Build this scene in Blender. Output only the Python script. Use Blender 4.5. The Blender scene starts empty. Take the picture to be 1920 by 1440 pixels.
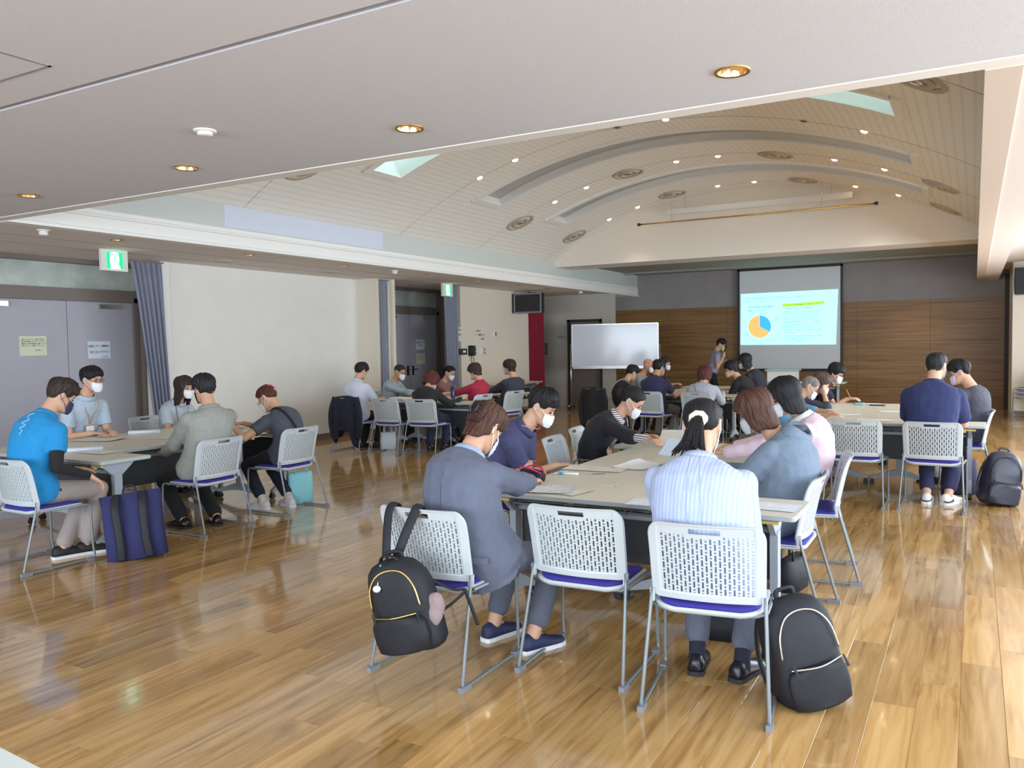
import bpy, math, random
from mathutils import Vector, Matrix, noise
V = Vector
random.seed(7)
scene = bpy.context.scene
COL = scene.collection
PI = math.pi

# ------------------------------------------------------------------ camera, light, exposure
EYE = 1.57
cam_d = bpy.data.cameras.new('camera'); cam = bpy.data.objects.new('camera', cam_d); COL.objects.link(cam)
yaw, pitch, roll = -0.512226, -0.0480635, -0.0166478
fw = V((math.sin(yaw)*math.cos(pitch), math.cos(yaw)*math.cos(pitch), math.sin(pitch)))
rt = V((math.cos(yaw), -math.sin(yaw), 0)); up = rt.cross(fw)
r2 = rt*math.cos(roll) + up*math.sin(roll); u2 = -rt*math.sin(roll) + up*math.cos(roll)
cam.matrix_world = Matrix(((r2.x, u2.x, -fw.x, 0), (r2.y, u2.y, -fw.y, 0), (r2.z, u2.z, -fw.z, EYE), (0, 0, 0, 1)))
cam_d.sensor_fit = 'HORIZONTAL'; cam_d.sensor_width = 36; cam_d.lens = 36*1542.86/1920
cam_d.clip_start = 0.05; cam_d.clip_end = 100
scene.camera = cam
vs = scene.view_settings
vs.view_transform = 'Standard'; vs.look = 'None'; vs.gamma = 1; vs.use_curve_mapping = False
vs.exposure = 0.10
scene.display_settings.display_device = 'sRGB'

w = bpy.data.worlds.new('world'); scene.world = w; w.use_nodes = True
bg = w.node_tree.nodes['Background']; bg.inputs[0].default_value = (0.62, 0.80, 1.0, 1); bg.inputs[1].default_value = 1.5

def area(name, loc, rot, sx, sy, power, col):
    d = bpy.data.lights.new(name, 'AREA'); d.shape = 'RECTANGLE'; d.size = sx; d.size_y = sy; d.energy = power; d.color = col
    o = bpy.data.objects.new(name, d); COL.objects.link(o); o.location = loc; o.rotation_euler = rot; return o
# daylight through the window wall on the right, and through the glazed wall behind the photographer; the far right lamp is added fill
area('window_and_fill_light', (3.08, 3.2, 1.7), (0, math.radians(80), 0), 1.9, 11.0, 450, (0.80, 0.90, 1.0))
area('window_and_fill_light', (3.08, 12.6, 1.7), (0, math.radians(86), 0), 1.9, 6.4, 360, (0.86, 0.93, 1.0))  # added unseen lamp, lifts the far vault and the left walls
area('window_and_fill_light', (-3.2, -5.7, 1.6), (math.radians(80), 0, 0), 11.0, 2.1, 820, (0.80, 0.90, 1.0))

# ------------------------------------------------------------------ materials
def srgb(c):
    f = lambda v: v/12.92 if v <= 0.04045 else ((v+0.055)/1.055)**2.4
    return tuple(f(x/255.0) for x in c) + (1,)
MATS = {}
def mat(name, rgb, rough=0.6, metal=0.0, bump=0.0, bscale=60.0, var=0.0, vscale=8.0, coat=0.0, sheen=0.0, bdist=0.0, emit=0.0, alpha=1.0, trans=0.0):
    if name in MATS: return MATS[name]
    m = bpy.data.materials.new(name); m.use_nodes = True; nt = m.node_tree; b = nt.nodes['Principled BSDF']
    c = srgb(rgb); b.inputs['Base Color'].default_value = c
    b.inputs['Roughness'].default_value = rough; b.inputs['Metallic'].default_value = metal
    b.inputs['Coat Weight'].default_value = coat; b.inputs['Coat Roughness'].default_value = 0.08
    b.inputs['Sheen Weight'].default_value = sheen
    if trans: b.inputs['Transmission Weight'].default_value = trans
    if alpha < 1: b.inputs['Alpha'].default_value = alpha
    if emit: b.inputs['Emission Color'].default_value = c; b.inputs['Emission Strength'].default_value = emit
    tc = nt.nodes.new('ShaderNodeTexCoord')
    if var:
        n = nt.nodes.new('ShaderNodeTexNoise'); n.inputs['Scale'].default_value = vscale; n.inputs['Detail'].default_value = 5
        nt.links.new(tc.outputs['Object'], n.inputs['Vector'])
        r = nt.nodes.new('ShaderNodeMapRange'); r.inputs['From Min'].default_value = 0.3; r.inputs['From Max'].default_value = 0.7
        r.inputs['To Min'].default_value = 1-var; r.inputs['To Max'].default_value = 1+var
        mx = nt.nodes.new('ShaderNodeVectorMath'); mx.operation = 'SCALE'; mx.inputs[0].default_value = c[:3]
        nt.links.new(n.outputs['Fac'], r.inputs['Value']); nt.links.new(r.outputs['Result'], mx.inputs['Scale'])
        nt.links.new(mx.outputs['Vector'], b.inputs['Base Color'])
    if bump:
        n = nt.nodes.new('ShaderNodeTexNoise'); n.inputs['Scale'].default_value = bscale; n.inputs['Detail'].default_value = 4; n.inputs['Distortion'].default_value = bdist
        nt.links.new(tc.outputs['Object'], n.inputs['Vector'])
        bp = nt.nodes.new('ShaderNodeBump'); bp.inputs['Strength'].default_value = bump; bp.inputs['Distance'].default_value = 0.01 if not bdist else 0.03
        nt.links.new(n.outputs['Fac'], bp.inputs['Height']); nt.links.new(bp.outputs['Normal'], b.inputs['Normal'])
    MATS[name] = m
    return m
def nodes_of(m): return m.node_tree, m.node_tree.nodes['Principled BSDF']
def add_node(nt, kind, **kw):
    n = nt.nodes.new(kind)
    for k, v in kw.items():
        if k.startswith('i_'): n.inputs[k[2:].replace('_', ' ')].default_value = v
        else: setattr(n, k, v)
    return n
def ramp(nt, stops):
    r = nt.nodes.new('ShaderNodeValToRGB'); e = r.color_ramp.elements
    e[0].position = stops[0][0]; e[0].color = srgb(stops[0][1]); e[1].position = stops[-1][0]; e[1].color = srgb(stops[-1][1])
    for p, c in stops[1:-1]:
        x = e.new(p); x.color = srgb(c)
    return r

def cloth(name, rgb, rough=0.85, var=0.05, bump=0.42, bscale=6): return mat('cloth_'+name, rgb, rough, var=var, vscale=30, bump=bump, bscale=bscale, sheen=0.04, bdist=0.9)

def striped(name, c1, c2, axis, freq, rough=0.8, thin=0.5):
    m = mat(name, c1, rough); nt, b = nodes_of(m)
    tc = nt.nodes.new('ShaderNodeTexCoord'); sx = nt.nodes.new('ShaderNodeSeparateXYZ'); nt.links.new(tc.outputs['Object'], sx.inputs[0])
    mu = add_node(nt, 'ShaderNodeMath', operation='MULTIPLY'); mu.inputs[1].default_value = freq
    fr = add_node(nt, 'ShaderNodeMath', operation='FRACT'); gt = add_node(nt, 'ShaderNodeMath', operation='GREATER_THAN'); gt.inputs[1].default_value = thin
    mx = add_node(nt, 'ShaderNodeMix', data_type='RGBA'); mx.inputs[6].default_value = srgb(c1); mx.inputs[7].default_value = srgb(c2)
    nt.links.new(sx.outputs[axis], mu.inputs[0]); nt.links.new(mu.outputs[0], fr.inputs[0]); nt.links.new(fr.outputs[0], gt.inputs[0])
    nt.links.new(gt.outputs[0], mx.inputs[0]); nt.links.new(mx.outputs[2], b.inputs['Base Color'])
    return m

M_ceil = mat('ceiling_board', (206, 207, 213), 0.95, bump=0.22, bscale=240, var=0.03, vscale=120)
M_white = mat('white_paint', (226, 224, 218), 0.7)
M_trimw = mat('moulding_white', (232, 230, 226), 0.6)
M_wallpaper = mat('wallpaper', (228, 225, 217), 0.9, bump=0.15, bscale=150, var=0.02, vscale=3)
M_wallcream = mat('wallpaper_cream', (222, 212, 196), 0.9, bump=0.15, bscale=150)
M_greywall = mat('grey_upper_wall', (142, 136, 134), 0.9, var=0.05, vscale=3)
M_beige = mat('beige_soffit', (226, 218, 212), 0.9, bump=0.1, bscale=100)
M_door = mat('grey_steel_door', (168, 166, 176), 0.5, var=0.02)
M_doorframe = mat('door_frame_bronze', (116, 106, 98), 0.5)
M_glassg = mat('transom_glass_green', (176, 184, 176), 0.2, var=0.18, vscale=4)
M_base = mat('baseboard_brown', (118, 104, 84), 0.6)
M_dark = mat('dark_brown', (52, 44, 40), 0.6)
M_black = mat('black_plastic', (22, 22, 24), 0.45)
M_blackm = mat('black_metal', (30, 30, 32), 0.35, metal=0.5)
M_chrome = mat('steel_tube', (134, 142, 146), 0.42, metal=0.35)
M_greyp = mat('grey_plastic', (128, 132, 140), 0.5)
M_shell = mat('chair_white_plastic', (190, 198, 202), 0.42)
M_cush = mat('chair_cushion_violet', (54, 46, 140), 0.85, bump=0.2, bscale=300)
M_top = mat('table_laminate', (222, 218, 202), 0.38, var=0.015, vscale=400)
M_edge = mat('table_edge_grey', (168, 176, 174), 0.45)
M_tleg = mat('table_leg_grey', (160, 168, 178), 0.45)
M_panel = mat('modesty_panel', (52, 56, 62), 0.6)
M_lever = mat('lever_yellow', (228, 200, 120), 0.45)
M_paper = mat('paper', (234, 236, 236), 0.8)
M_gold = mat('brass', (214, 178, 104), 0.25, metal=0.9)
M_silver = mat('silver', (210, 206, 200), 0.25, metal=0.9)

# floor: oak planks, tone per plank
def wood_floor(name, per_object):
    m = mat(name, (180, 130, 70), 0.3); nt, b = nodes_of(m)
    tc = nt.nodes.new('ShaderNodeNewGeometry')
    at = add_node(nt, 'ShaderNodeAttribute', attribute_name='tone')
    oi = nt.nodes.new('ShaderNodeObjectInfo')
    src = oi.outputs['Random'] if per_object else at.outputs['Fac']
    # shift the grain per plank
    mu = add_node(nt, 'ShaderNodeMath', operation='MULTIPLY'); mu.inputs[1].default_value = 40; nt.links.new(src, mu.inputs[0])
    cb = nt.nodes.new('ShaderNodeCombineXYZ'); nt.links.new(mu.outputs[0], cb.inputs[0]); nt.links.new(mu.outputs[0], cb.inputs[1])
    ad = add_node(nt, 'ShaderNodeVectorMath', operation='ADD'); nt.links.new(tc.outputs['Position'], ad.inputs[0]); nt.links.new(cb.outputs[0], ad.inputs[1])
    mp = nt.nodes.new('ShaderNodeMapping'); mp.inputs['Scale'].default_value = (22, 1.5, 1); nt.links.new(ad.outputs[0], mp.inputs[0])
    n = add_node(nt, 'ShaderNodeTexNoise'); n.inputs['Scale'].default_value = 1; n.inputs['Detail'].default_value = 7; n.inputs['Distortion'].default_value = 0.8
    nt.links.new(mp.outputs[0], n.inputs['Vector'])
    mp2 = nt.nodes.new('ShaderNodeMapping'); mp2.inputs['Scale'].default_value = (7, 2.2, 1); nt.links.new(ad.outputs[0], mp2.inputs[0])
    n2 = add_node(nt, 'ShaderNodeTexNoise'); n2.inputs['Scale'].default_value = 1; n2.inputs['Detail'].default_value = 4; nt.links.new(mp2.outputs[0], n2.inputs['Vector'])
    r = ramp(nt, [(0.28, (154, 113, 62)), (0.42, (186, 143, 86)), (0.55, (200, 159, 101)), (0.75, (212, 175, 118))])
    nt.links.new(n.outputs['Fac'], r.inputs[0])
    # knots and dark patches
    k = nt.nodes.new('ShaderNodeMapRange'); k.inputs['From Min'].default_value = 0.62; k.inputs['From Max'].default_value = 0.76; k.inputs['To Min'].default_value = 1; k.inputs['To Max'].default_value = 0.62
    nt.links.new(n2.outputs['Fac'], k.inputs['Value'])
    t = nt.nodes.new('ShaderNodeMapRange'); t.inputs['To Min'].default_value = 0.74; t.inputs['To Max'].default_value = 1.12; nt.links.new(src, t.inputs['Value'])
    m1 = add_node(nt, 'ShaderNodeMath', operation='MULTIPLY'); nt.links.new(k.outputs[0], m1.inputs[0]); nt.links.new(t.outputs[0], m1.inputs[1])
    sc = add_node(nt, 'ShaderNodeVectorMath', operation='SCALE'); nt.links.new(r.outputs[0], sc.inputs[0]); nt.links.new(m1.outputs[0], sc.inputs['Scale'])
    nt.links.new(sc.outputs[0], b.inputs['Base Color'])
    rr = nt.nodes.new('ShaderNodeMapRange'); rr.inputs['To Min'].default_value = 0.09; rr.inputs['To Max'].default_value = 0.17; nt.links.new(n2.outputs['Fac'], rr.inputs['Value'])
    nt.links.new(rr.outputs[0], b.inputs['Roughness']); b.inputs['Coat Weight'].default_value = 0.5; b.inputs['Coat Roughness'].default_value = 0.05
    wv = add_node(nt, 'ShaderNodeTexNoise'); wv.inputs['Scale'].default_value = 1.0
    mp3 = nt.nodes.new('ShaderNodeMapping'); mp3.inputs['Scale'].default_value = (9, 3, 1); nt.links.new(tc.outputs['Position'], mp3.inputs[0]); nt.links.new(mp3.outputs[0], wv.inputs['Vector'])
    bp = nt.nodes.new('ShaderNodeBump'); bp.inputs['Strength'].default_value = 0.08; bp.inputs['Distance'].default_value = 0.01
    nt.links.new(wv.outputs['Fac'], bp.inputs['Height']); nt.links.new(bp.outputs[0], b.inputs['Normal']); nt.links.new(bp.outputs[0], b.inputs['Coat Normal'])
    return m
M_plank = wood_floor('oak_plank', True); M_plank_far = wood_floor('oak_plank_far', False)

def wood_wall():
    m = mat('wood_panel_wall', (150, 100, 50), 0.45); nt, b = nodes_of(m)
    tc = nt.nodes.new('ShaderNodeNewGeometry')
    mp = nt.nodes.new('ShaderNodeMapping'); mp.inputs['Scale'].default_value = (0.9, 1, 26); nt.links.new(tc.outputs['Position'], mp.inputs[0])
    n = add_node(nt, 'ShaderNodeTexNoise'); n.inputs['Scale'].default_value = 1; n.inputs['Detail'].default_value = 6; nt.links.new(mp.outputs[0], n.inputs['Vector'])
    r = ramp(nt, [(0.3, (104, 72, 34)), (0.5, (126, 90, 46)), (0.7, (144, 106, 56))]); nt.links.new(n.outputs['Fac'], r.inputs[0]); nt.links.new(r.outputs[0], b.inputs['Base Color'])
    return m
M_woodwall = wood_wall()

def perforated():
    m = mat('perforated_vault_board', (206, 196, 180), 0.9); nt, b = nodes_of(m)
    tc = nt.nodes.new('ShaderNodeNewGeometry'); sx = nt.nodes.new('ShaderNodeSeparateXYZ'); nt.links.new(tc.outputs['Position'], sx.inputs[0])
    mk = []
    for ax, f, lo in ((0, 11.0, 0.72), (1, 22.0, 0.5)):
        mu = add_node(nt, 'ShaderNodeMath', operation='MULTIPLY'); mu.inputs[1].default_value = f
        fr = add_node(nt, 'ShaderNodeMath', operation='FRACT'); gt = add_node(nt, 'ShaderNodeMath', operation='GREATER_THAN'); gt.inputs[1].default_value = lo
        nt.links.new(sx.outputs[ax], mu.inputs[0]); nt.links.new(mu.outputs[0], fr.inputs[0]); nt.links.new(fr.outputs[0], gt.inputs[0]); mk.append(gt)
    an = add_node(nt, 'ShaderNodeMath', operation='MULTIPLY'); nt.links.new(mk[0].outputs[0], an.inputs[0]); nt.links.new(mk[1].outputs[0], an.inputs[1])
    mx = add_node(nt, 'ShaderNodeMix', data_type='RGBA'); mx.inputs[6].default_value = srgb((236, 233, 226)); mx.inputs[7].default_value = srgb((218, 213, 204))
    nt.links.new(an.outputs[0], mx.inputs[0]); nt.links.new(mx.outputs[2], b.inputs['Base Color'])
    return m
M_vault = perforated()

def hair_mat(name, dark, light):
    m = mat('hair_'+name, dark, 0.58); nt, b = nodes_of(m)
    uv = nt.nodes.new('ShaderNodeUVMap'); uv.uv_map = 'UVMap'
    mp = nt.nodes.new('ShaderNodeMapping'); mp.inputs['Scale'].default_value = (90, 2.5, 1); nt.links.new(uv.outputs[0], mp.inputs[0])
    n = add_node(nt, 'ShaderNodeTexNoise'); n.inputs['Scale'].default_value = 1; n.inputs['Detail'].default_value = 4; n.inputs['Distortion'].default_value = 0.6
    nt.links.new(mp.outputs[0], n.inputs['Vector'])
    r = ramp(nt, [(0.35, dark), (0.7, light)]); nt.links.new(n.outputs['Fac'], r.inputs[0]); nt.links.new(r.outputs[0], b.inputs['Base Color']); b.inputs['Specular IOR Level'].default_value = 0.3
    bp = nt.nodes.new('ShaderNodeBump'); bp.inputs['Strength'].default_value = 0.8; bp.inputs['Distance'].default_value = 0.006
    nt.links.new(n.outputs['Fac'], bp.inputs['Height']); nt.links.new(bp.outputs[0], b.inputs['Normal'])
    return m
HAIR = {'black': hair_mat('black', (12, 11, 14), (38, 35, 40)), 'brown': hair_mat('brown', (40, 24, 20), (104, 68, 52)),
        'dark': hair_mat('dark_brown', (26, 18, 18), (74, 56, 50)), 'red': hair_mat('red_brown', (52, 22, 22), (110, 58, 48)),
        'grey': hair_mat('grey', (92, 88, 84), (150, 146, 140)), 'slate': hair_mat('slate', (16, 17, 20), (50, 52, 58)), 'ash': hair_mat('ash_brown', (60, 44, 40), (118, 96, 84))}
M_skin = mat('skin', (206, 160, 132), 0.55, var=0.05, vscale=25)
M_skin2 = mat('skin_tan', (188, 138, 106), 0.55, var=0.05, vscale=25)
M_skin.node_tree.nodes['Principled BSDF'].inputs['Subsurface Weight'].default_value = 0.0
M_mask = mat('mask_white', (232, 234, 240), 0.8, bump=0.1, bscale=200)
M_eye = mat('eye_dark', (24, 18, 16), 0.3); M_brow = mat('brow', (34, 26, 24), 0.8); M_lip = mat('lip', (176, 104, 96), 0.5)

# ------------------------------------------------------------------ mesh helpers
def tag(o, label=None, cat=None, group=None, kind=None):
    if label: o['label'] = label
    if cat: o['category'] = cat
    if group: o['group'] = group
    if kind: o['kind'] = kind
    return o
def empty(name, loc=(0, 0, 0), rz=0.0, label=None, cat=None, group=None):
    o = bpy.data.objects.new(name, None); COL.objects.link(o); o.location = loc; o.rotation_euler = (0, 0, rz); o.empty_display_size = 0.1
    return tag(o, label, cat, group)
def perp(d):
    d = d.normalized(); a = V((0, 0, 1)) if abs(d.z) < 0.9 else V((0, 1, 0))
    x = d.cross(a).normalized(); return x, x.cross(d).normalized()
class MB:
    def __init__(s): s.v = []; s.f = []; s.uv = None; s.mi = []
    def add(s, vs, fs, mi=0):
        n = len(s.v); s.v += [tuple(p) for p in vs]; s.f += [tuple(i+n for i in f) for f in fs]; s.mi += [mi]*len(fs); return s
    def box(s, c, d, rz=0.0, R=None, mi=0):
        hx, hy, hz = d[0]/2, d[1]/2, d[2]/2
        R = R or Matrix.Rotation(rz, 3, 'Z'); c = V(c)
        vs = [c + R @ V((x*hx, y*hy, z*hz)) for x in (-1, 1) for y in (-1, 1) for z in (-1, 1)]
        return s.add(vs, [(0, 1, 3, 2), (4, 6, 7, 5), (0, 4, 5, 1), (2, 3, 7, 6), (0, 2, 6, 4), (1, 5, 7, 3)], mi)
    def bb(s, a, b, mi=0): return s.box([(a[i]+b[i])/2 for i in range(3)], [abs(b[i]-a[i]) for i in range(3)], mi=mi)
    def rings(s, R, cap=True, closed=False, mi=0):
        n = len(R[0]); vs = [p for r in R for p in r]; fs = []; k = len(R)
        for i in range(k if closed else k-1):
            for j in range(n):
                a = i*n+j; b = i*n+(j+1) % n; i2 = (i+1) % k; fs.append((a, b, i2*n+(j+1) % n, i2*n+j))
        if cap and not closed: fs += [tuple(range(n))[::-1], tuple((k-1)*n+j for j in range(n))]
        return s.add(vs, fs, mi)
    def tube(s, pts, r, n=8, closed=False, flat=1.0, mi=0, upv=None):
        pts = [V(p) for p in pts]; k = len(pts); R = []; px = None
        for i, p in enumerate(pts):
            if closed: d = pts[(i+1) % k]-pts[i-1]
            else: d = pts[min(i+1, k-1)]-pts[max(i-1, 0)]
            if d.length < 1e-9: d = V((0, 0, 1))
            d.normalize()
            if px is None:
                if upv is not None: x = d.cross(V(upv)).normalized()
                else: x, _ = perp(d)
            else:
                x = px - d*px.dot(d)
                x = x.normalized() if x.length > 1e-6 else perp(d)[0]
            px = x; y = x.cross(d)
            rr = r[i] if isinstance(r, (list, tuple)) else r
            R.append([p + x*math.cos(2*PI*j/n)*rr + y*math.sin(2*PI*j/n)*rr*flat for j in range(n)])
        return s.rings(R, closed=closed, mi=mi)
    def disc(s, c, r, h, n=24, mi=0): return s.rings([[(c[0]+r*math.cos(2*PI*j/n), c[1]+r*math.sin(2*PI*j/n), c[2]+z) for j in range(n)] for z in (0, h)], mi=mi)
    def lathe(s, c, prof, n=24, mi=0, cap=True):
        return s.rings([[(c[0]+r*math.cos(2*PI*j/n), c[1]+r*math.sin(2*PI*j/n), c[2]+z) for j in range(n)] for r, z in prof], cap=cap, mi=mi)
    def ell(s, c, rad, M=None, n=12, k=8, mi=0):
        M = M or Matrix.Identity(3); c = V(c); R = []
        for i in range(k+1):
            t = PI*(0.02+0.96*i/k); R.append([c + M @ V((rad[0]*math.sin(t)*math.cos(2*PI*j/n), rad[1]*math.sin(t)*math.sin(2*PI*j/n), rad[2]*math.cos(t))) for j in range(n)])
        return s.rings(R, mi=mi)
    def prism(s, poly, z0, z1, mi=0):
        n = len(poly); vs = [(x, y, z0) for x, y in poly]+[(x, y, z1) for x, y in poly]
        return s.add(vs, [tuple(range(n))[::-1], tuple(range(n, 2*n))]+[(i, (i+1) % n, n+(i+1) % n, n+i) for i in range(n)], mi)
    def build(s, name, m, parent=None, smooth=False, M=None, mats=None):
        me = bpy.data.meshes.new(name)
        vs = [tuple(M @ V(p)) for p in s.v] if M is not None else s.v
        me.from_pydata(vs, [], s.f); me.update()
        for q in (mats or [m]): me.materials.append(q)
        if mats: me.polygons.foreach_set('material_index', s.mi)
        if s.uv:
            l = me.uv_layers.new(name='UVMap'); 
            for lp in me.loops: l.data[lp.index].uv = s.uv[lp.vertex_index]
        me.polygons.foreach_set('use_smooth', [smooth]*len(me.polygons))
        o = bpy.data.objects.new(name, me); COL.objects.link(o)
        if parent: o.parent = parent
        return o
def rrect(w, h, r, n=5, cx=0, cy=0):
    out = []
    for sx, sy, a in ((1, 1, 0), (-1, 1, PI/2), (-1, -1, PI), (1, -1, 3*PI/2)):
        for i in range(n+1):
            t = a + PI/2*i/n; out.append((cx+sx*(w/2-r)+r*math.cos(t), cy+sy*(h/2-r)+r*math.sin(t)))
    return out
def struct(name, mb, m, parent=None, smooth=False, mats=None):
    o = mb.build(name, m, parent, smooth, mats=mats)
    if not parent: o['kind'] = 'structure'
    return o
def copy_tree(o, parent=None, label=None):
    c = o.copy(); COL.objects.link(c); c.parent = parent
    if label: c['label'] = label
    for ch in [x for x in KIDS.get(o.name, [])]: copy_tree(ch, c)
    return c
KIDS = {}
def index_kids():
    KIDS.clear()
    for o in bpy.data.objects:
        if o.parent: KIDS.setdefault(o.parent.name, []).append(o)
TXT = []
def text_obj(name, body, size, M, m, parent=None, align='LEFT', thick=0.0, bold=0.0):
    c = bpy.data.curves.new(name, 'FONT'); c.offset = bold; c.body = body; c.size = size; c.align_x = align; c.extrude = thick; c.resolution_u = 2
    o = bpy.data.objects.new(name, c); COL.objects.link(o)
    deps = bpy.context.evaluated_depsgraph_get(); me = bpy.data.meshes.new_from_object(o.evaluated_get(deps))
    bpy.data.objects.remove(o)
    me.transform(M); me.materials.clear(); me.materials.append(m)
    o = bpy.data.objects.new(name, me); COL.objects.link(o)
    if parent: o.parent = parent
    return o
def bez(p, n=24):
    """smooth curve through points (Catmull-Rom)"""
    p = [V(q) for q in p]; out = []; k = len(p)-1; per = max(2, n//k)
    for i in range(k):
        a = p[max(i-1, 0)]; b = p[i]; c = p[i+1]; d = p[min(i+2, k)]
        for j in range(per):
            t = j/per; out.append(0.5*((2*b)+(c-a)*t+(2*a-5*b+4*c-d)*t*t+(3*b-a-3*c+d)*t**3))
    out.append(p[-1]); return out
# ------------------------------------------------------------------ the hall (x to the right along the screen wall, y into the depth)
HC = 2.78; YE = 4.35; XL = -7.74; XR = 0.08; YG = 15.72; YF = 20.6
# floor: bed + planks
struct('floor', MB().bb((-10.6, -6, -0.06), (3.3, 21, -0.006)), mat('floor_bed', (92, 62, 34), 0.8))
FLOOR = bpy.data.objects['floor']
PW, PL = 0.165, 1.2; GAP = 0.0006
rp = random.Random(3)
def plank_bm(l):
    b = 0.0007; w2 = PW/2-GAP; l2 = l/2-GAP
    return MB().rings([[(-w2, -l2, -0.006), (w2, -l2, -0.006), (w2, l2, -0.006), (-w2, l2, -0.006)],
                       [(-w2, -l2, -b), (w2, -l2, -b), (w2, l2, -b), (-w2, l2, -b)],
                       [(-w2+b, -l2+b, 0), (w2-b, -l2+b, 0), (w2-b, l2-b, 0), (-w2+b, l2-b, 0)]])
proto_me = None; cells = []
nx = int(13.9/PW)+1
for i in range(nx):
    x = -10.6+PW*(i+0.5)-0.0
    y = -1.2 - rp.random()*PL
    while y < 20.7:
        cells.append((x, y+PL/2)); y += PL
def vis_size(c):
    p = V((c[0], c[1], 0))-V((0, 0, EYE)); z = p.dot(fw)
    if z < 1.2: return -1
    px = 960+1542.86*p.dot(r2)/z; py = 720-1542.86*p.dot(u2)/z
    if px < -40 or px > 1960 or py > 1500: return -1
    return 1/z
cells.sort(key=lambda c: -vis_size(c))
near, rest = cells[:300], cells[300:]
for c in near:
    if proto_me is None:
        o = plank_bm(PL).build('floor_plank', M_plank, FLOOR); proto_me = o.data
    else:
        o = bpy.data.objects.new('floor_plank', proto_me); COL.objects.link(o); o.parent = FLOOR
    o.location = (c[0], c[1], rp.uniform(-0.0003, 0.0003))
pm = plank_bm(PL); mb = MB(); tones = []
for c in rest:
    mb.add([(v[0]+c[0], v[1]+c[1], v[2]) for v in pm.v], pm.f); t = rp.random(); tones += [t]*len(pm.f)
o = mb.build('floor_planks_far', M_plank_far, FLOOR); o['kind'] = 'stuff'
at = o.data.attributes.new('tone', 'FLOAT', 'FACE'); at.data.foreach_set('value', tones)

# low ceiling: slabs round the vault well, with a recessed joint and an access hatch
mb = MB()
jx = 2.385
def sheet(mb, x0, y0, x1, y1): mb.add([(x0, y0, HC), (x0, y1, HC), (x1, y1, HC), (x1, y0, HC)], [(0, 1, 2, 3)])
def holed(mb, cx, cy, hf, r, n=32):
    A = [(r*math.cos(2*PI*j/n+PI/4), r*math.sin(2*PI*j/n+PI/4)) for j in range(n)]
    B = [(a*hf/max(abs(a), abs(b)), b*hf/max(abs(a), abs(b))) for a, b in A]
    mb.rings([[(cx+a, cy+b, HC+0.11) for a, b in A], [(cx+a, cy+b, HC) for a, b in A], [(cx+a, cy+b, HC) for a, b in B]], cap=False)
DLN = [(-0.96, 3.775), (-2.75, 3.775), (-4.58, 3.775), (-6.37, 3.775)]
DLL = [(-8.15, y) for y in (5.77, 7.66, 9.48, 11.5, 13.3, 14.8, 16.1)]
mb.bb((-10.6, -6, HC+0.12), (3.3, YE-0.12, HC+0.2)).bb((-10.6, -6, HC), (3.3, jx-0.02, HC+0.12))
mb.bb((-10.6, jx+0.02, HC), (3.3, 3.6, HC+0.12)).bb((-10.6, 3.95, HC), (3.3, YE-0.12, HC+0.12))
e = -10.6
for x, y in DLN[::-1]:
    sheet(mb, e, 3.6, x-0.175, 3.95); holed(mb, x, y, 0.175, 0.0665); e = x+0.175
sheet(mb, e, 3.6, 3.3, 3.95)
struct('ceiling', mb, M_ceil)
CEIL = bpy.data.objects['ceiling']
MB().bb((-10.6, YE-0.12, HC-0.006), (3.3, YE, HC+0.25)).build('edge_board', M_trimw, CEIL)
MB().bb((-10.6, jx-0.021, HC+0.03), (3.3, jx+0.021, HC+0.05)).build('joint_shadow_strip', mat('joint_grey', (110, 100, 98), 0.8), CEIL)
mb = MB()
for a, b in (((-4.15, 1.92), (-3.42, 1.935)), ((-4.15, 2.135), (-3.42, 2.15)), ((-3.435, 1.92), (-3.42, 2.15)), ((-4.15, 1.92), (-4.135, 2.15))):
    mb.bb((a[0], a[1], HC-0.002), (b[0], b[1], HC+0.002))
mb.build('access_hatch_frame', M_silver, CEIL)
mb = MB().bb((-10.6, YE, HC+0.12), (XL-0.02, 21, HC+0.2)).bb((-10.6, YE, HC), (-8.325, 21, HC+0.12)).bb((-7.975, YE, HC), (XL-0.02, 21, HC+0.12)); e = YE
for x, y in DLL: sheet(mb, -8.325, e, -7.975, y-0.175); holed(mb, x, y, 0.175, 0.0595); e = y+0.175
sheet(mb, -8.325, e, -7.975, 21)
o = struct('ceiling_left', mb, M_beige)
o = struct('ceiling_right', MB().bb((XR+0.02, YE, HC), (0.42, 21, HC+0.1)).bb((0.42, YE, HC+0.22), (3.3, 21, HC+0.3)).bb((0.42, YE, HC), (0.44, 21, HC+0.3)), M_beige)
# seams on the left soffit
mb = MB()
for x in (-8.6, -9.2): mb.bb((x-0.006, YE, HC-0.002), (x+0.006, 18.8, HC+0.002))
mb.build('soffit_seam', M_doorframe, bpy.data.objects['ceiling_left'])
# cornices
def cornice(side, x, s):
    prof = [(0.0, HC-0.012), (0.05, HC-0.012), (0.05, HC+0.02), (0.01, HC+0.03), (0.01, HC+0.14), (0.03, HC+0.15), (0.03, HC+0.17), (0.0, HC+0.18), (0.0, HC+0.22), (-0.02, HC+0.24), (-0.10, HC+0.24), (-0.10, HC-0.012)]
    R = [[(x+s*px, y, pz) for px, pz in prof] for y in (YE, 20.58)]
    struct('trim_'+side, MB().rings(R), M_trimw if side == '1' else mat('moulding_beige', (208, 194, 182), 0.7))
cornice('1', XL, 1); cornice('2', XR, -1)
o = struct('wall_well_left', MB().bb((XL-0.12, YE, HC+0.22), (XL-0.005, YF, 3.9)), mat('well_side_paint', (196, 202, 198), 0.8)); 
MB().bb((XL-0.006, 6.9, HC+0.24), (XL-0.001, 9.9, 3.30)).build('pale_panel', mat('pale_blue_panel', (206, 212, 226), 0.7), o)
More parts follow.
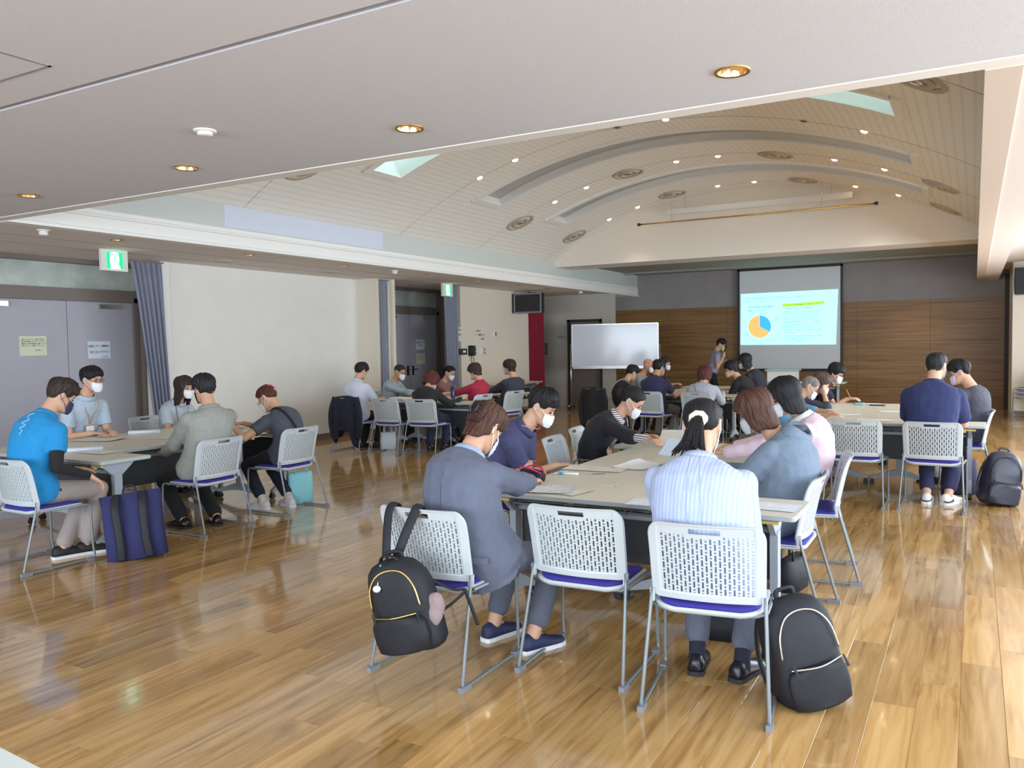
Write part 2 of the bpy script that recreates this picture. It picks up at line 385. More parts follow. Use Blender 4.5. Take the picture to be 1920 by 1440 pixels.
struct('wall_well_right', MB().bb((XR+0.005, YE, HC+0.22), (XR+0.12, YF, 3.9)), M_wallcream)
struct('wall_well_near', MB().bb((XL-0.1, YE-0.13, HC+0.1), (XR+0.1, YE-0.02, 4.8)), M_white)
# vault with three curved troughs
CX, CZ, VR = -3.767, -3.0965, 7.5134
def arc(x, off=0.0):
    t = math.asin((x-CX)/VR); return (CX+(VR+off)*math.sin(t), CZ+(VR+off)*math.cos(t))
TR = [(8.35, 8.95), (10.95, 11.62), (13.42, 14.05)]; TX0, TX1 = -6.68, -0.68
xs = [XL-0.04+(TX0-XL+0.04)*i/4 for i in range(4)]+[TX0+(TX1-TX0)*i/28 for i in range(29)]+[TX1+(XR+0.04-TX1)*(i+1)/4 for i in range(4)]
ys = [YE-0.1]+[v for t in TR for v in t]+[YG+0.01]
mb = MB(); grid = {}
vs = [(arc(x)[0], y, arc(x)[1]) for y in ys for x in xs]
nxx = len(xs); fs = []
for j in range(len(ys)-1):
    for i in range(nxx-1):
        hole = any(abs(ys[j]-t[0]) < 1e-6 for t in TR) and TX0-1e-6 <= xs[i] and xs[i+1] <= TX1+1e-6
        if not hole: fs.append((j*nxx+i, j*nxx+i+1, (j+1)*nxx+i+1, (j+1)*nxx+i))
mb.add(vs, fs)
vault = struct('ceiling_vault', mb, M_vault, smooth=True)
mb = MB()
for y in (5.6, 7.2, 10.3, 12.6, 15.2):
    mb.tube([(arc(XL+ (XR-XL)*i/30, -0.001)[0], y, arc(XL+(XR-XL)*i/30, -0.001)[1]) for i in range(31)], 0.004, 4)
mb.build('board_joint', mat('joint_line', (186, 178, 164), 0.9), vault)
M_sky = mat('skylight_diffuser', (196, 236, 240), 0.5, emit=1.5)
for k, (y0, y1) in enumerate(TR):
    root = empty('vault_trough', (CX, (y0+y1)/2, 0), 0, ['curved ceiling trough nearest the camera, glowing with cool daylight', 'second curved ceiling trough, unlit, behind the glowing one', 'farthest curved ceiling trough, unlit, just before the end gable'][k], 'ceiling trough', 'curved troughs in the vault')
    T = lambda p: (p[0]-CX, p[1]-(y0+y1)/2, p[2])
    xx = [TX0+(TX1-TX0)*i/28 for i in range(29)]
    dep = 0.30 if k == 0 else 0.10
    # recess lining: two long sides, two ends
    mb = MB()
    for y in (y0, y1):
        vs = [T((arc(x, d)[0], y, arc(x, d)[1])) for x in xx for d in (0, dep)]
        mb.add(vs, [(2*i, 2*i+1, 2*i+3, 2*i+2) for i in range(28)])
    for x in (TX0, TX1):
        mb.add([T((arc(x, d)[0], y, arc(x, d)[1])) for y in (y0, y1) for d in (0, dep)], [(0, 1, 3, 2)])
    mb.build('lining', M_white, root)
    vs = [T((arc(x, dep)[0], y, arc(x, dep)[1])) for x in xx for y in (y0, y1)]
    MB().add(vs, [(2*i, 2*i+1, 2*i+3, 2*i+2) for i in range(28)]).build('diffuser' if k == 0 else 'back_panel', M_sky if k == 0 else mat('trough_grey', (176, 176, 172), 0.8), root)
    # moulded frame
    for nm, pts in (('frame', [T((arc(x, -0.012)[0], y0-0.04, arc(x, -0.012)[1])) for x in xx]), ('frame', [T((arc(x, -0.012)[0], y1+0.04, arc(x, -0.012)[1])) for x in xx])):
        R = []
        for p, x in zip(pts, xx):
            t = math.asin((x-CX)/VR); nn = V((math.sin(t), 0, math.cos(t)))
            R.append([V(p)+V((0, a, 0))+nn*b for a, b in ((-0.05, -0.016), (0.05, -0.016), (0.05, 0.012), (-0.05, 0.012))])
        MB().rings(R).build(nm, M_trimw, root)
    for x in (TX0-0.04, TX1+0.04):
        p = arc(x, -0.014); MB().box(T((p[0], (y0+y1)/2, p[1])), (0.1, y1-y0+0.18, 0.03), R=Matrix.Rotation(math.asin((x-CX)/VR), 3, 'Y')).build('frame_end', M_trimw, root)
# spot downlights in the vault
M_bulb = mat('lamp_glow', (255, 226, 196), 0.5, emit=14.0); M_bulboff = mat('lamp_off', (120, 112, 104), 0.4)
M_ring = mat('lamp_ring', (214, 200, 178), 0.4)
off = {(1, 0), (3, 0), (4, 0), (4, 1)}
n_l = 0
names = ['first', 'second', 'third', 'fourth', 'fifth', 'sixth']; rowsn = ['nearest row', 'middle row', 'farthest row']
for r, y in enumerate((10.3, 12.75, 15.15)):
    for c, x in enumerate((-6.27, -5.68, -4.13, -3.47, -1.78, -1.12)):
        isoff = (r, x) in ((0, -4.13), (0, -1.78)) or (r == 1 and False)
        p = arc(x, 0); t = math.asin((x-CX)/VR)
        root = empty('vault_spotlight', (p[0], y, p[1]), 0, '%s small round vault spotlight, %s from the left in the %s' % ('unlit' if isoff else 'glowing', names[c], rowsn[r]), 'ceiling light', 'spotlights in the vault')
        root.rotation_euler = (0, t, 0)
        MB().lathe((0, 0, 0), [(0.045, -0.001), (0.062, -0.006), (0.066, 0.002), (0.045, 0.03)], 16, cap=False).build('ring', M_ring, root, True)
        MB().ell((0, 0, -0.002), (0.042, 0.042, 0.018), n=12, k=6).build('lamp', M_bulboff if isoff else M_bulb, root, True)
    if True:
        for x in (-5.9, -1.5):
            l = bpy.data.lights.new('spot', 'SPOT'); l.energy = 40; l.color = (1, 0.8, 0.58); l.spot_size = 1.5; l.spot_blend = 0.8; l.shadow_soft_size = 0.06
            o = bpy.data.objects.new('spot', l); COL.objects.link(o); o.location = (x, y, arc(x)[1]-0.06)
# oval air diffusers in the vault
k = 0
for y, lab in ((7.4, 'near the glowing trough'), (12.75, 'between the two unlit troughs'), (15.0, 'beside the end gable')):
    for x, lx in ((-6.95, 'left'), (-4.93, 'left of centre'), (-2.6, 'right of centre'), (-0.42, 'right')):
        if y < 8 and -6 < x < -1: continue
        p = arc(x, -0.004); t = math.asin((x-CX)/VR)
        root = empty('air_diffuser', (p[0], y, p[1]), 0, 'round air diffuser %s, %s of the vault' % (lab, lx), 'air vent', 'air diffusers in the vault'); root.rotation_euler = (0, t, 0)
        MB().lathe((0, 0, 0), [(0.26, 0), (0.25, -0.02), (0.20, -0.012), (0.20, 0.0)], 28, cap=False).build('outer_ring', mat('diffuser_beige', (188, 176, 158), 0.6), root, True)
        MB().lathe((0, 0, 0), [(0.16, -0.004), (0.15, -0.032), (0.10, -0.02), (0.10, 0)], 28, cap=False).build('inner_ring', MATS['diffuser_beige'], root, True)
        MB().ell((0, 0, -0.02), (0.07, 0.07, 0.02)).build('hub', M_silver, root, True)
# gable end and stage ceiling
mb = MB(); gx = [XL-0.02+(XR-XL+0.04)*i/30 for i in range(31)]
vs = [(x, YG+d, z) for d in (0, 0.1) for x in gx for z in (3.22, arc(x)[1]+0.02)]
fs = [(2*i, 2*i+2, 2*i+3, 2*i+1) for i in range(30)]+[(62+2*i, 62+2*i+1, 62+2*i+3, 62+2*i+2) for i in range(30)]
mb.add(vs, fs); struct('wall_gable', mb, mat('gable_cream', (226, 216, 202), 0.9))
struct('trim_3', MB().bb((XL, YG, 3.18), (XR, 16.5, 3.22)), M_beige)
struct('ceiling_stage', MB().bb((XL-0.3, 16.5, 3.32), (0.8, YF+0.2, 3.4)).bb((XL, 16.45, 3.22), (XR, 16.5, 3.4)).bb((XL, 19.6, 3.28), (XR, 19.75, 3.33)), mat('stage_ceiling', (150, 150, 140), 0.9))
root = empty('hanging_rod', (-3.5, 15.0, 3.81), 0, 'long thin dark metal lighting rod hanging in front of the gable', 'lighting rod')
MB().tube([(-2.1, 0, 0), (2.06, 0, 0)], 0.014, 8).build('rod', M_gold, root, True)
for x in (-2.1, 2.06): MB().box((x, 0, 0), (0.05, 0.05, 0.05)).build('end_cap', M_dark, root)
for x in (-1.45, 1.2): MB().tube([(x, 0, 0), (x, 0, arc(-3.5+x)[1]-3.81)], 0.005, 6).build('hanger', M_silver, root)
root = empty('screen_housing', (-3.5, 15.35, 4.04), 0, 'long white tubular housing hanging high in front of the gable', 'screen housing')
MB().bb((-1.65, -0.05, -0.05), (1.65, 0.05, 0.05)).build('housing', M_white, root)
for x in (-1.3, 1.3): MB().tube([(x, 0, 0.05), (x, 0, arc(-3.5+x)[1]-4.04)], 0.006, 6).build('hanger', M_silver, root)

# walls
struct('wall_front', MB().bb((-10.6, YF+0.03, 0), (-8.45, YF+0.15, 3.34)).bb((-8.45, YF, 2.42), (0.66, YF+0.15, 3.34)).bb((-8.45, YF+0.03, 0), (0.66, YF+0.15, 2.42)), M_greywall)
WF = bpy.data.objects['wall_front']
# wood slats: horizontal boards in courses
r5 = random.Random(5); k = 0
cour = [0.0, 0.62, 1.06, 1.5, 1.96, 2.42]; me0 = {}
for j in range(len(cour)-1):
    for i in range(6):
        x0 = -8.40+i*1.508; h = cour[j+1]-cour[j]; key = round(h, 3)
        if key not in me0:
            o = MB().bb((0.002, -0.012, 0.002), (1.506, 0.03, h-0.003)).build('wood_panel', M_woodwall, WF); me0[key] = o.data
        else:
            o = bpy.data.objects.new('wood_panel', me0[key]); COL.objects.link(o); o.parent = WF
        o.location = (x0, YF, cour[j])
MB().bb((0.56, YF-0.06, 0), (0.66, YF+0.02, 2.9)).build('dark_edge_trim', M_dark, WF)
MB().bb((-0.42, YF-0.03, 0.52), (-0.34, YF-0.012, 0.60)).build('socket', M_black, WF)
struct('wall_front_left', MB().bb((-10.6, 18.85, 0), (-8.96, 19.0, HC)).bb((-8.02, 18.85, 0), (-7.72, 19.0, HC)).bb((-8.96, 18.85, 2.165), (-8.02, 19.0, HC)), mat('side_wall_grey', (186, 180, 168), 0.9))
struct('wall_front_right', MB().bb((0.64, 18.7, 0), (3.3, 18.85, HC+0.3)).bb((0.64, 18.85, 0), (0.74, 21, HC+0.6)), M_wallcream)
MB().bb((0.64, 18.68, 0), (3.3, 18.7, 0.1)).build('skirting', M_base, bpy.data.objects['wall_front_right'])
d3 = struct('door_3', MB().bb((-8.90, 18.9, 0), (-8.08, 18.95, 2.11)), M_doorframe)
mb = MB().bb((-8.96, 18.82, 0), (-8.90, 18.97, 2.165)).bb((-8.08, 18.82, 0), (-8.02, 18.97, 2.165)).bb((-8.96, 18.82, 2.10), (-8.02, 18.97, 2.165)); mb.build('door_frame', M_dark, d3)
# left wall planes
XW = -9.71
struct('wall_left', MB().bb((XW-0.1, 7.62, 0), (XW, 11.61, HC)), M_wallpaper)
struct('wall_left_step', MB().bb((XW-0.1, 11.61, 0), (-9.26, 11.98, HC)).bb((-9.27, 11.98, 0), (-9.19, 12.06, HC)), M_wallcream)
struct('wall_left_far', MB().bb((-9.4, 14.25, 0), (-9.2, 17.2, HC)), M_wallcream)
struct('wall_left_recess', MB().bb((-10.6, -6, 0), (-10.38, 19, HC)), mat('recess_brown', (140, 128, 118), 0.8))
struct('trim_4', MB().bb((XW-0.02, 7.5, 0), (XW+0.02, 7.64, HC)), M_trimw)
struct('baseboard_left', MB().bb((XW, 7.64, 0), (XW+0.012, 11.6, 0.1)).bb((XW, 11.598, 0), (-9.26, 11.61, 0.1)), M_base)
struct('baseboard_left_far', MB().bb((-9.2, 14.25, 0), (-9.188, 17.2, 0.1)), M_base)
# recess returns and header beams
struct('wall_recess_header', MB().bb((-10.4, 3.0, 2.72), (-10.2, 17.2, HC)), M_doorframe)
struct('wall_recess_return', MB().bb((-10.4, 7.62, 0), (XW-0.1, 7.7, HC)).bb((-10.4, 11.9, 0), (-9.7, 11.98, HC)).bb((-10.4, 15.4, 0), (-9.3, 15.5, HC)), M_wallcream)
def double_door(name, y0, ym, y1, hasleft=True):
    d = struct(name, MB().bb((-10.36, y0-0.08, 2.235), (-10.27, y1+0.08, 2.40)).bb((-10.36, y0-0.08, 0), (-10.27, y0, 2.3)).bb((-10.36, y1, 0), (-10.27, y1+0.08, 2.3)), M_doorframe)
    for a, b in ((y0, ym), (ym, y1)):
        lf = MB().bb((-10.34, a+0.004, 0.01), (-10.30, b-0.004, 2.232)).build('door_leaf', M_door, d)
        yy = ym-0.09 if b == ym else ym+0.09
        h = MB().bb((-10.30, yy-0.03, 0.96), (-10.295, yy+0.03, 1.16)); h.tube([(-10.29, yy, 1.08), (-10.25, yy, 1.08), (-10.25, yy+(0.1 if b > ym else -0.1), 1.08)], 0.011, 8)
        h.build('door_handle', M_blackm, lf)
        MB().bb((-10.30, (a+b)/2-0.25+(0.2 if b > ym else 0), 2.14), (-10.25, (a+b)/2+0.05+(0.2 if b > ym else 0), 2.20)).build('door_closer', M_silver, lf)
    g = MB().bb((-10.36, y0-0.08, 2.40), (-10.33, y1+0.08, 2.72)).build('transom_glass', M_glassg, d)
    return d
double_door('door_1', 4.9, 6.53, 7.50); double_door('door_2', 12.9, 13.99, 14.95)
MB().bb((-10.34, 7.58, 0), (-10.2, 7.62, 2.4)).build('door_side_panel', M_doorframe, bpy.data.objects['door_1'])
# right side with windows (outside the frame, it lets the daylight in; far opening added to brighten the vault) and the wall behind the camera
wr = struct('wall_right', MB().bb((3.1, -6, 0), (3.25, 21, 0.6)).bb((3.1, -6, 2.65), (3.25, 21, HC+0.3)).bb((3.1, 9.2, 0.6), (3.25, 9.4, 2.65)).bb((3.1, 15.8, 0.6), (3.25, 21, 2.65)).bb((3.1, -6, 0.6), (3.25, -2.6, 2.65)), M_white)
win = struct('window_1', MB().bb((3.12, -2.6, 0.6), (3.2, 9.2, 0.66)).bb((3.12, -2.6, 2.59), (3.2, 9.2, 2.65)), M_silver)
for i in range(9): MB().bb((3.12, -2.6+i*1.475-0.03, 0.66), (3.2, -2.6+i*1.475+0.03, 2.59)).build('mullion', M_silver, win)
struct('wall_back', MB().bb((-10.6, -6.1, 0), (3.3, -5.95, 0.4)).bb((-10.6, -6.1, 2.65), (3.3, -5.95, HC+0.1)).bb((-10.6, -6.1, 0.4), (-8.8, -5.95, 2.65)).bb((2.4, -6.1, 0.4), (3.3, -5.95, 2.65)), M_white)
win = struct('window_2', MB().bb((-8.8, -6.05, 0.4), (2.4, -5.98, 0.46)).bb((-8.8, -6.05, 2.59), (2.4, -5.98, 2.65)), M_silver)
for i in range(9): MB().bb((-8.8+i*1.4-0.03, -6.05, 0.46), (-8.8+i*1.4+0.03, -5.98, 2.59)).build('mullion', M_silver, win)

# recessed downlights in the low ceiling
M_glow = mat('downlight_glow', (255, 214, 150), 0.4, emit=3.0); M_refl = mat('downlight_reflector', (226, 196, 150), 0.18, metal=0.85)
def downlight(x, y, r, lab, grp, lit=True):
    root = empty('recessed_downlight', (x, y, HC), 0, lab, 'ceiling light', grp)
    MB().lathe((0, 0, 0), [(r*0.86, -0.003), (r, -0.008), (r*1.03, 0.001)], 28, cap=False).build('trim_ring', M_gold, root, True)
    MB().lathe((0, 0, 0), [(r*0.86, -0.004), (r*0.7, 0.05), (r*0.45, 0.10)], 28, cap=False).build('reflector', M_refl, root, True)
    MB().ell((0, 0, 0.055), (r*0.32, r*0.32, 0.035)).build('bulb', M_glow, root, True)
    if True:
        l = bpy.data.lights.new('downlight', 'SPOT'); l.energy = 9; l.color = (1, 0.82, 0.6); l.spot_size = 1.7; l.spot_blend = 0.7; l.shadow_soft_size = 0.05
        o = bpy.data.objects.new('downlight', l); COL.objects.link(o); o.location = (x, y, HC-0.02)
# openings cut as dark wells: the ceiling slab is thin, so each reflector sits in a punched collar
for x, lab in ((-0.96, 'big round gold-lined recessed downlight, nearest the vault at upper right'), (-2.75, 'round gold-lined recessed downlight, second from the right on the near ceiling'), (-4.58, 'round gold-lined recessed downlight, third from the right on the near ceiling'), (-6.37, 'round gold-lined recessed downlight, leftmost on the near ceiling')):
    downlight(x, 3.775, 0.078, lab, 'downlights in the near ceiling')
for i, y in enumerate((5.77, 7.66, 9.48, 11.5, 13.3, 14.8, 16.1)):
    downlight(-8.15, y, 0.07, 'warm recessed downlight in the left soffit, number %s from the first exit sign' % ['one', 'two', 'three', 'four', 'five', 'six', 'seven'][i], 'downlights in the left soffit')
downlight(-1.15, 19.85, 0.07, 'small bright recessed downlight in the stage ceiling above the wood wall', 'downlights on the stage')
bpy.data.objects[[o.name for o in bpy.data.objects if o.name.startswith('recessed_downlight')][-1]].location.z = 3.312
l = bpy.data.lights.new('stage_spot', 'SPOT'); l.energy = 45; l.color = (1, 0.75, 0.45); l.spot_size = 1.5; l.spot_blend = 0.8; o = bpy.data.objects.new('stage_spot', l); COL.objects.link(o); o.location = (-1.15, 19.85, 3.27)
for i, (x, y, z, lab) in enumerate(((-3.72, 3.2, HC, 'white round smoke detector on the near ceiling'), (-8.05, 4.9, HC, 'white cylindrical detector at the left end of the soffit'), (-8.07, 10.6, HC, 'white detector on the soffit left of the far exit sign'), (-8.0, 17.55, HC, 'white detector at the far end of the left soffit'))):
    root = empty('smoke_detector', (x, y, z), 0, lab, 'smoke detector', 'detectors on the low ceiling')
    MB().lathe((0, 0, 0), [(0.062, 0), (0.062, -0.006), (0.055, -0.01)], 24).build('base', M_white, root, True)
    MB().lathe((0, 0, 0), [(0.04, -0.01), (0.042, -0.05 if i else -0.024), (0.03, -0.055 if i else -0.03)], 24).build('body', M_white, root, True)
for x, y, s in ((-9.0, 8.0, 'near the first curtain'), (-9.0, 10.2, 'above the blank white wall')):
    root = empty('ceiling_speaker', (x, y, HC), 0, 'flat beige round ceiling loudspeaker '+s, 'speaker', 'ceiling loudspeakers')
    MB().lathe((0, 0, 0), [(0.12, 0.001), (0.12, -0.008), (0.1, -0.01)], 28).build('grille', MATS['diffuser_beige'], root, True)
# ------------------------------------------------------------------ chairs
BZ0, BZ1, BH = 0.462, 0.812, 0.248     # bottom and top of the back shell, half width
def back_pt(u, v, off=0.0):
    """u -1..1 across, v 0..1 up; curved shell of the chair back (y forward)"""
    z = BZ0 + (BZ1-BZ0)*v
    y = -0.150 - 0.035*v - 0.055*v**3 + 0.038*u*u - 0.012*math.sin(PI*v)
    wv = BH*(0.965+0.035*v)
    return V((u*wv, y+off, z))
def make_back():
    NX, us = 21, []
    x0, x1, z0, z1 = -0.80, 0.80, 0.11, 0.855
    # alternating bar / slot columns
    per = (x1-x0)/NX
    for i in range(NX): us += [x0+per*i, x0+per*i+per*0.54]
    us.append(x1)
    vsl = []; P = 0.142; L, G, S = 0.080, 0.021, 0.020
    marks = set()
    for k in range(-1, 9):
        for ph in (0, P/2):
            b = z0+k*P+ph
            for t in (0, L, L+G, L+G+S): marks.add(round(b+t, 5))
    vsl = sorted(m for m in marks if z0+0.004 < m < z1-0.004); vsl = [z0]+vsl+[z1]
    def hole(i, vc, uc):
        if i % 2 == 0: return False
        if abs(uc) < 0.32 and vc > 0.82: return False
        col = i//2; ph = (P/2 if col % 2 else 0); t = (vc-z0-ph) % P
        return t < L or (L+G < t < L+G+S)
    # top band with the handle slot
    vsl2 = [0.855, 0.872, 0.938, 0.968]
    V_ = vsl+vsl2[1:]
    nu = len(us); nv = len(V_)
    th = 0.0045
    pts = {}; mb = MB(); vv = []
    for j, v in enumerate(V_):
        for i, u in enumerate(us):
            vv.append(back_pt(u, v, th)); 
    n1 = len(vv)
    for j, v in enumerate(V_):
        for i, u in enumerate(us): vv.append(back_pt(u, v, -th))
    keep = [[True]*(nu-1) for _ in range(nv-1)]
    for j in range(nv-1):
        vc = (V_[j]+V_[j+1])/2
        for i in range(nu-1):
            uc = (us[i]+us[i+1])/2
            if vc < 0.855:
                if hole(i, vc, uc): keep[j][i] = False
            elif 0.872 < vc < 0.938 and abs(uc) < 0.27: keep[j][i] = False
    fs = []
    I = lambda j, i: j*nu+i
    for j in range(nv-1):
        for i in range(nu-1):
            if not keep[j][i]: continue
            a, b, c, d = I(j, i), I(j, i+1), I(j+1, i+1), I(j+1, i)
            fs.append((a, d, c, b)); fs.append((a+n1, b+n1, c+n1, d+n1))
            if i > 0 and not keep[j][i-1]: fs.append((a, a+n1, d+n1, d))
            if i < nu-2 and not keep[j][i+1]: fs.append((b, c, c+n1, b+n1))
            if j > 0 and not keep[j-1][i]: fs.append((a, b, b+n1, a+n1))
            if j < nv-2 and not keep[j+1][i]: fs.append((d, d+n1, c+n1, c))
    mb.add(vv, fs)
    # outer rim from the grid rectangle to the rounded outline, a little thicker
    loop = [(us[i], z0) for i in range(nu)]+[(x1, V_[j]) for j in range(1, nv)]+[(us[i], 0.968) for i in range(nu-2, -1, -1)]+[(x0, V_[j]) for j in range(nv-2, 0, -1)]
    cu, cv = 0, 0.54
    def outl(u, v, k):
        # project on a rounded rectangle in (u,v): half sizes 1, and 0..1 in v
        du, dv = u-cu, v-cv
        a = math.atan2(dv/0.5, du); 
        hx = 1.0; hy = (1.0-cv) if dv > 0 else cv
        s = min(hx/abs(du) if abs(du) > 1e-9 else 9e9, hy/abs(dv) if abs(dv) > 1e-9 else 9e9)
        x, y = du*s, dv*s
        # round the corner
        rx, ry = (0.22, 0.20) if dv > 0 else (0.14, 0.10)
        ex, ey = abs(x)-(hx-rx), abs(y)-(hy-ry)
        if ex > 0 and ey > 0:
            l = math.hypot(ex/rx, ey/ry)
            if l > 1: x = math.copysign(hx-rx+ex/l, x); y = math.copysign(hy-ry+ey/l, y)
        return (cu+du+(x-du)*k, cv+dv+(y-dv)*k)
    R = []
    for k, t in ((0, th), (0.25, th+0.004), (0.9, th+0.004), (1.0, 0.0), (0.9, -th-0.004), (0.25, -th-0.004), (0, -th)):
        R.append([back_pt(*outl(u, v, k), t) for u, v in loop])
    mb.rings(R, cap=False)
    return mb
CH = empty('stacking_chair', (0, 0, 0), 0, 'chair', 'chair', 'white perforated stacking chairs')
make_back().build('backrest', M_shell, CH)
# moulded arms joining back to tube
mb = MB()
for s in (-1, 1): MB().rings([[(s*0.226, -0.146, 0.445), (s*0.246, -0.146, 0.445), (s*0.246, -0.124, 0.445), (s*0.226, -0.124, 0.445)], [(s*0.226, -0.142, 0.50), (s*0.246, -0.142, 0.50), (s*0.246, -0.118, 0.50), (s*0.226, -0.118, 0.50)]]).build('back_bracket', M_shell, CH)
def seat_out(sx, sy, n=10):
    return [(x, y+0.045) for x, y in rrect(0.47*sx, 0.42*sy, 0.09, 6)]
def seat_z(x, y): return 0.438 - 0.018*max(0, 1-((x/0.22)**2)) - 0.03*max(0, (y-0.16)/0.1)**2 
mb = MB(); R = []
for sc, dz in ((0.05, -0.020), (0.6, -0.024), (0.95, -0.020), (1.0, -0.006), (0.99, 0.006), (0.9, 0.002), (0.5, 0.0), (0.05, 0.0)):
    R.append([(x, y, seat_z(x, y)+dz) for x, y in [(0+a*sc, 0.045+(b-0.045)*sc) for a, b in seat_out(1, 1)]])
mb.rings(R); mb.build('seat', M_shell, CH, True)
mb = MB(); R = []
for sc, dz in ((0.90, 0.000), (0.92, 0.010), (0.88, 0.022), (0.7, 0.027), (0.4, 0.028), (0.05, 0.028)):
    R.append([(x, y, seat_z(x, y)+dz) for x, y in [(0+a*sc, 0.045+(b-0.045)*sc) for a, b in seat_out(1, 1)]])
mb.rings(R); mb.build('cushion', M_cush, CH, True)
for s in (-1, 1):
    pts = [(s*0.236, -0.136, 0.50), (s*0.24, -0.145, 0.45), (s*0.262, -0.262, 0.035), (s*0.262, -0.258, 0.018), (s*0.262, -0.235, 0.012), (s*0.262, 0.245, 0.012), (s*0.262, 0.27, 0.02), (s*0.262, 0.272, 0.045), (s*0.262, 0.262, 0.10), (s*0.258, 0.255, 0.40), (s*0.256, 0.248, 0.418), (s*0.25, 0.22, 0.424), (s*0.243, -0.12, 0.43)]
    MB().tube(pts, 0.0085, 8).build('leg_frame', M_chrome, CH, True)
    for y, l in ((-0.245, 0.075), (0.235, 0.055)): MB().box((s*0.262, y, 0.012), (0.026, l, 0.024)).build('glide', M_greyp, CH)
MB().tube([(-0.25, 0.20, 0.415), (0.25, 0.20, 0.415)], 0.008, 8).build('cross_tube', M_chrome, CH, True)
MB().tube([(-0.243, -0.10, 0.425), (-0.2, -0.10, 0.405), (0.2, -0.10, 0.405), (0.243, -0.10, 0.425)], 0.008, 8).build('cross_tube', M_chrome, CH, True)
index_kids()
chair_used = []
def chair(x, y, deg, label):
    if not chair_used: o = CH; o['label'] = label
    else: o = copy_tree(CH, None, label)
    chair_used.append(1)
    o.location = (x, y, 0); o.rotation_euler = (0, 0, math.radians(deg)); return o
# front table
chair(-2.27, 3.33, 0, 'white perforated chair with a black backpack hanging on its back')
chair(-1.64, 3.66, 2, 'empty white perforated chair in the middle of the front row, facing the near table')
chair(-1.0, 3.55, 7.5, 'white perforated chair under the woman in the pale blue pinstriped blouse')
chair(-0.96, 4.87, 90, 'white perforated chair holding the woman in the grey hoodie')
chair(-0.93, 5.78, 100, 'white perforated chair behind the woman in the pink shirt')
chair(-2.80, 6.02, -84, 'white perforated chair with a brown bag on its seat, left of the front table')
chair(-3.05, 5.05, -82, 'white perforated chair under the man in the navy polo shirt')
chair(-2.92, 6.75, -80, 'white perforated chair under the woman in the black cardigan')
# left table
chair(-6.05, 3.54, 0, 'white perforated chair cut by the frame edge, under the man in bright blue')
chair(-5.84, 4.92, 90, 'white perforated chair under the man in the grey-green shirt')
chair(-5.83, 5.87, 90, 'white perforated chair with the pale aqua tote bag beneath it')
chair(-8.1, 5.2, -90, 'white perforated chair under the man in glasses facing the camera')
chair(-8.15, 6.2, -90, 'white perforated chair under the woman in front of the grey curtain')
# far left table
chair(-8.19, 9.7, 0, 'white perforated chair with a dark navy jacket hung over its back')
chair(-7.50, 9.72, 0, 'empty white perforated chair right of the jacket, by the far left table')
chair(-6.95, 9.80, 8, 'white perforated chair behind the woman in black at the far left table')
chair(-6.82, 10.9, 86, 'white perforated chair behind the woman in the crimson shirt')
chair(-6.78, 11.85, 80, 'white perforated chair behind the person in charcoal by the red curtain')
chair(-8.6, 11.1, -90, 'white perforated chair under the cropped-haired man at the far left table')
chair(-8.6, 12.6, -90, 'white perforated chair under the woman in dusty pink')
# right table
chair(-0.98, 8.46, 0, 'empty white perforated chair at the near side of the right table')
chair(-0.32, 8.48, -2, 'white perforated chair under the man in the navy shirt at the right table')
chair(-0.05, 9.8, 92, 'white perforated chair at the right end of the right table')
chair(-1.86, 9.48, -72, 'white perforated chair under the person in the sky-blue shirt')
chair(-2.0, 10.8, -90, 'white perforated chair under the person with the ash-brown bob')
chair(-2.05, 11.7, -90, 'white perforated chair under the person writing at the right table')
# far centre table
chair(-4.38, 12.28, -6, 'white perforated chair under the broad man in the navy polo at the far table')
chair(-3.62, 12.26, -4, 'white perforated chair under the woman in the pale grey sweater')
chair(-3.15, 13.35, 80, 'white perforated chair behind the curly-haired person in black')
chair(-3.1, 14.35, 78, 'white perforated chair farthest back, by the white lectern table')
chair(-5.42, 12.72, -18, 'white perforated chair hung with a black coat at the far table')
chair(-5.45, 14.2, -90, 'white perforated chair under the bald man')
chair(-5.5, 15.2, -90, 'white perforated chair under the dark-haired man beyond the bald man')

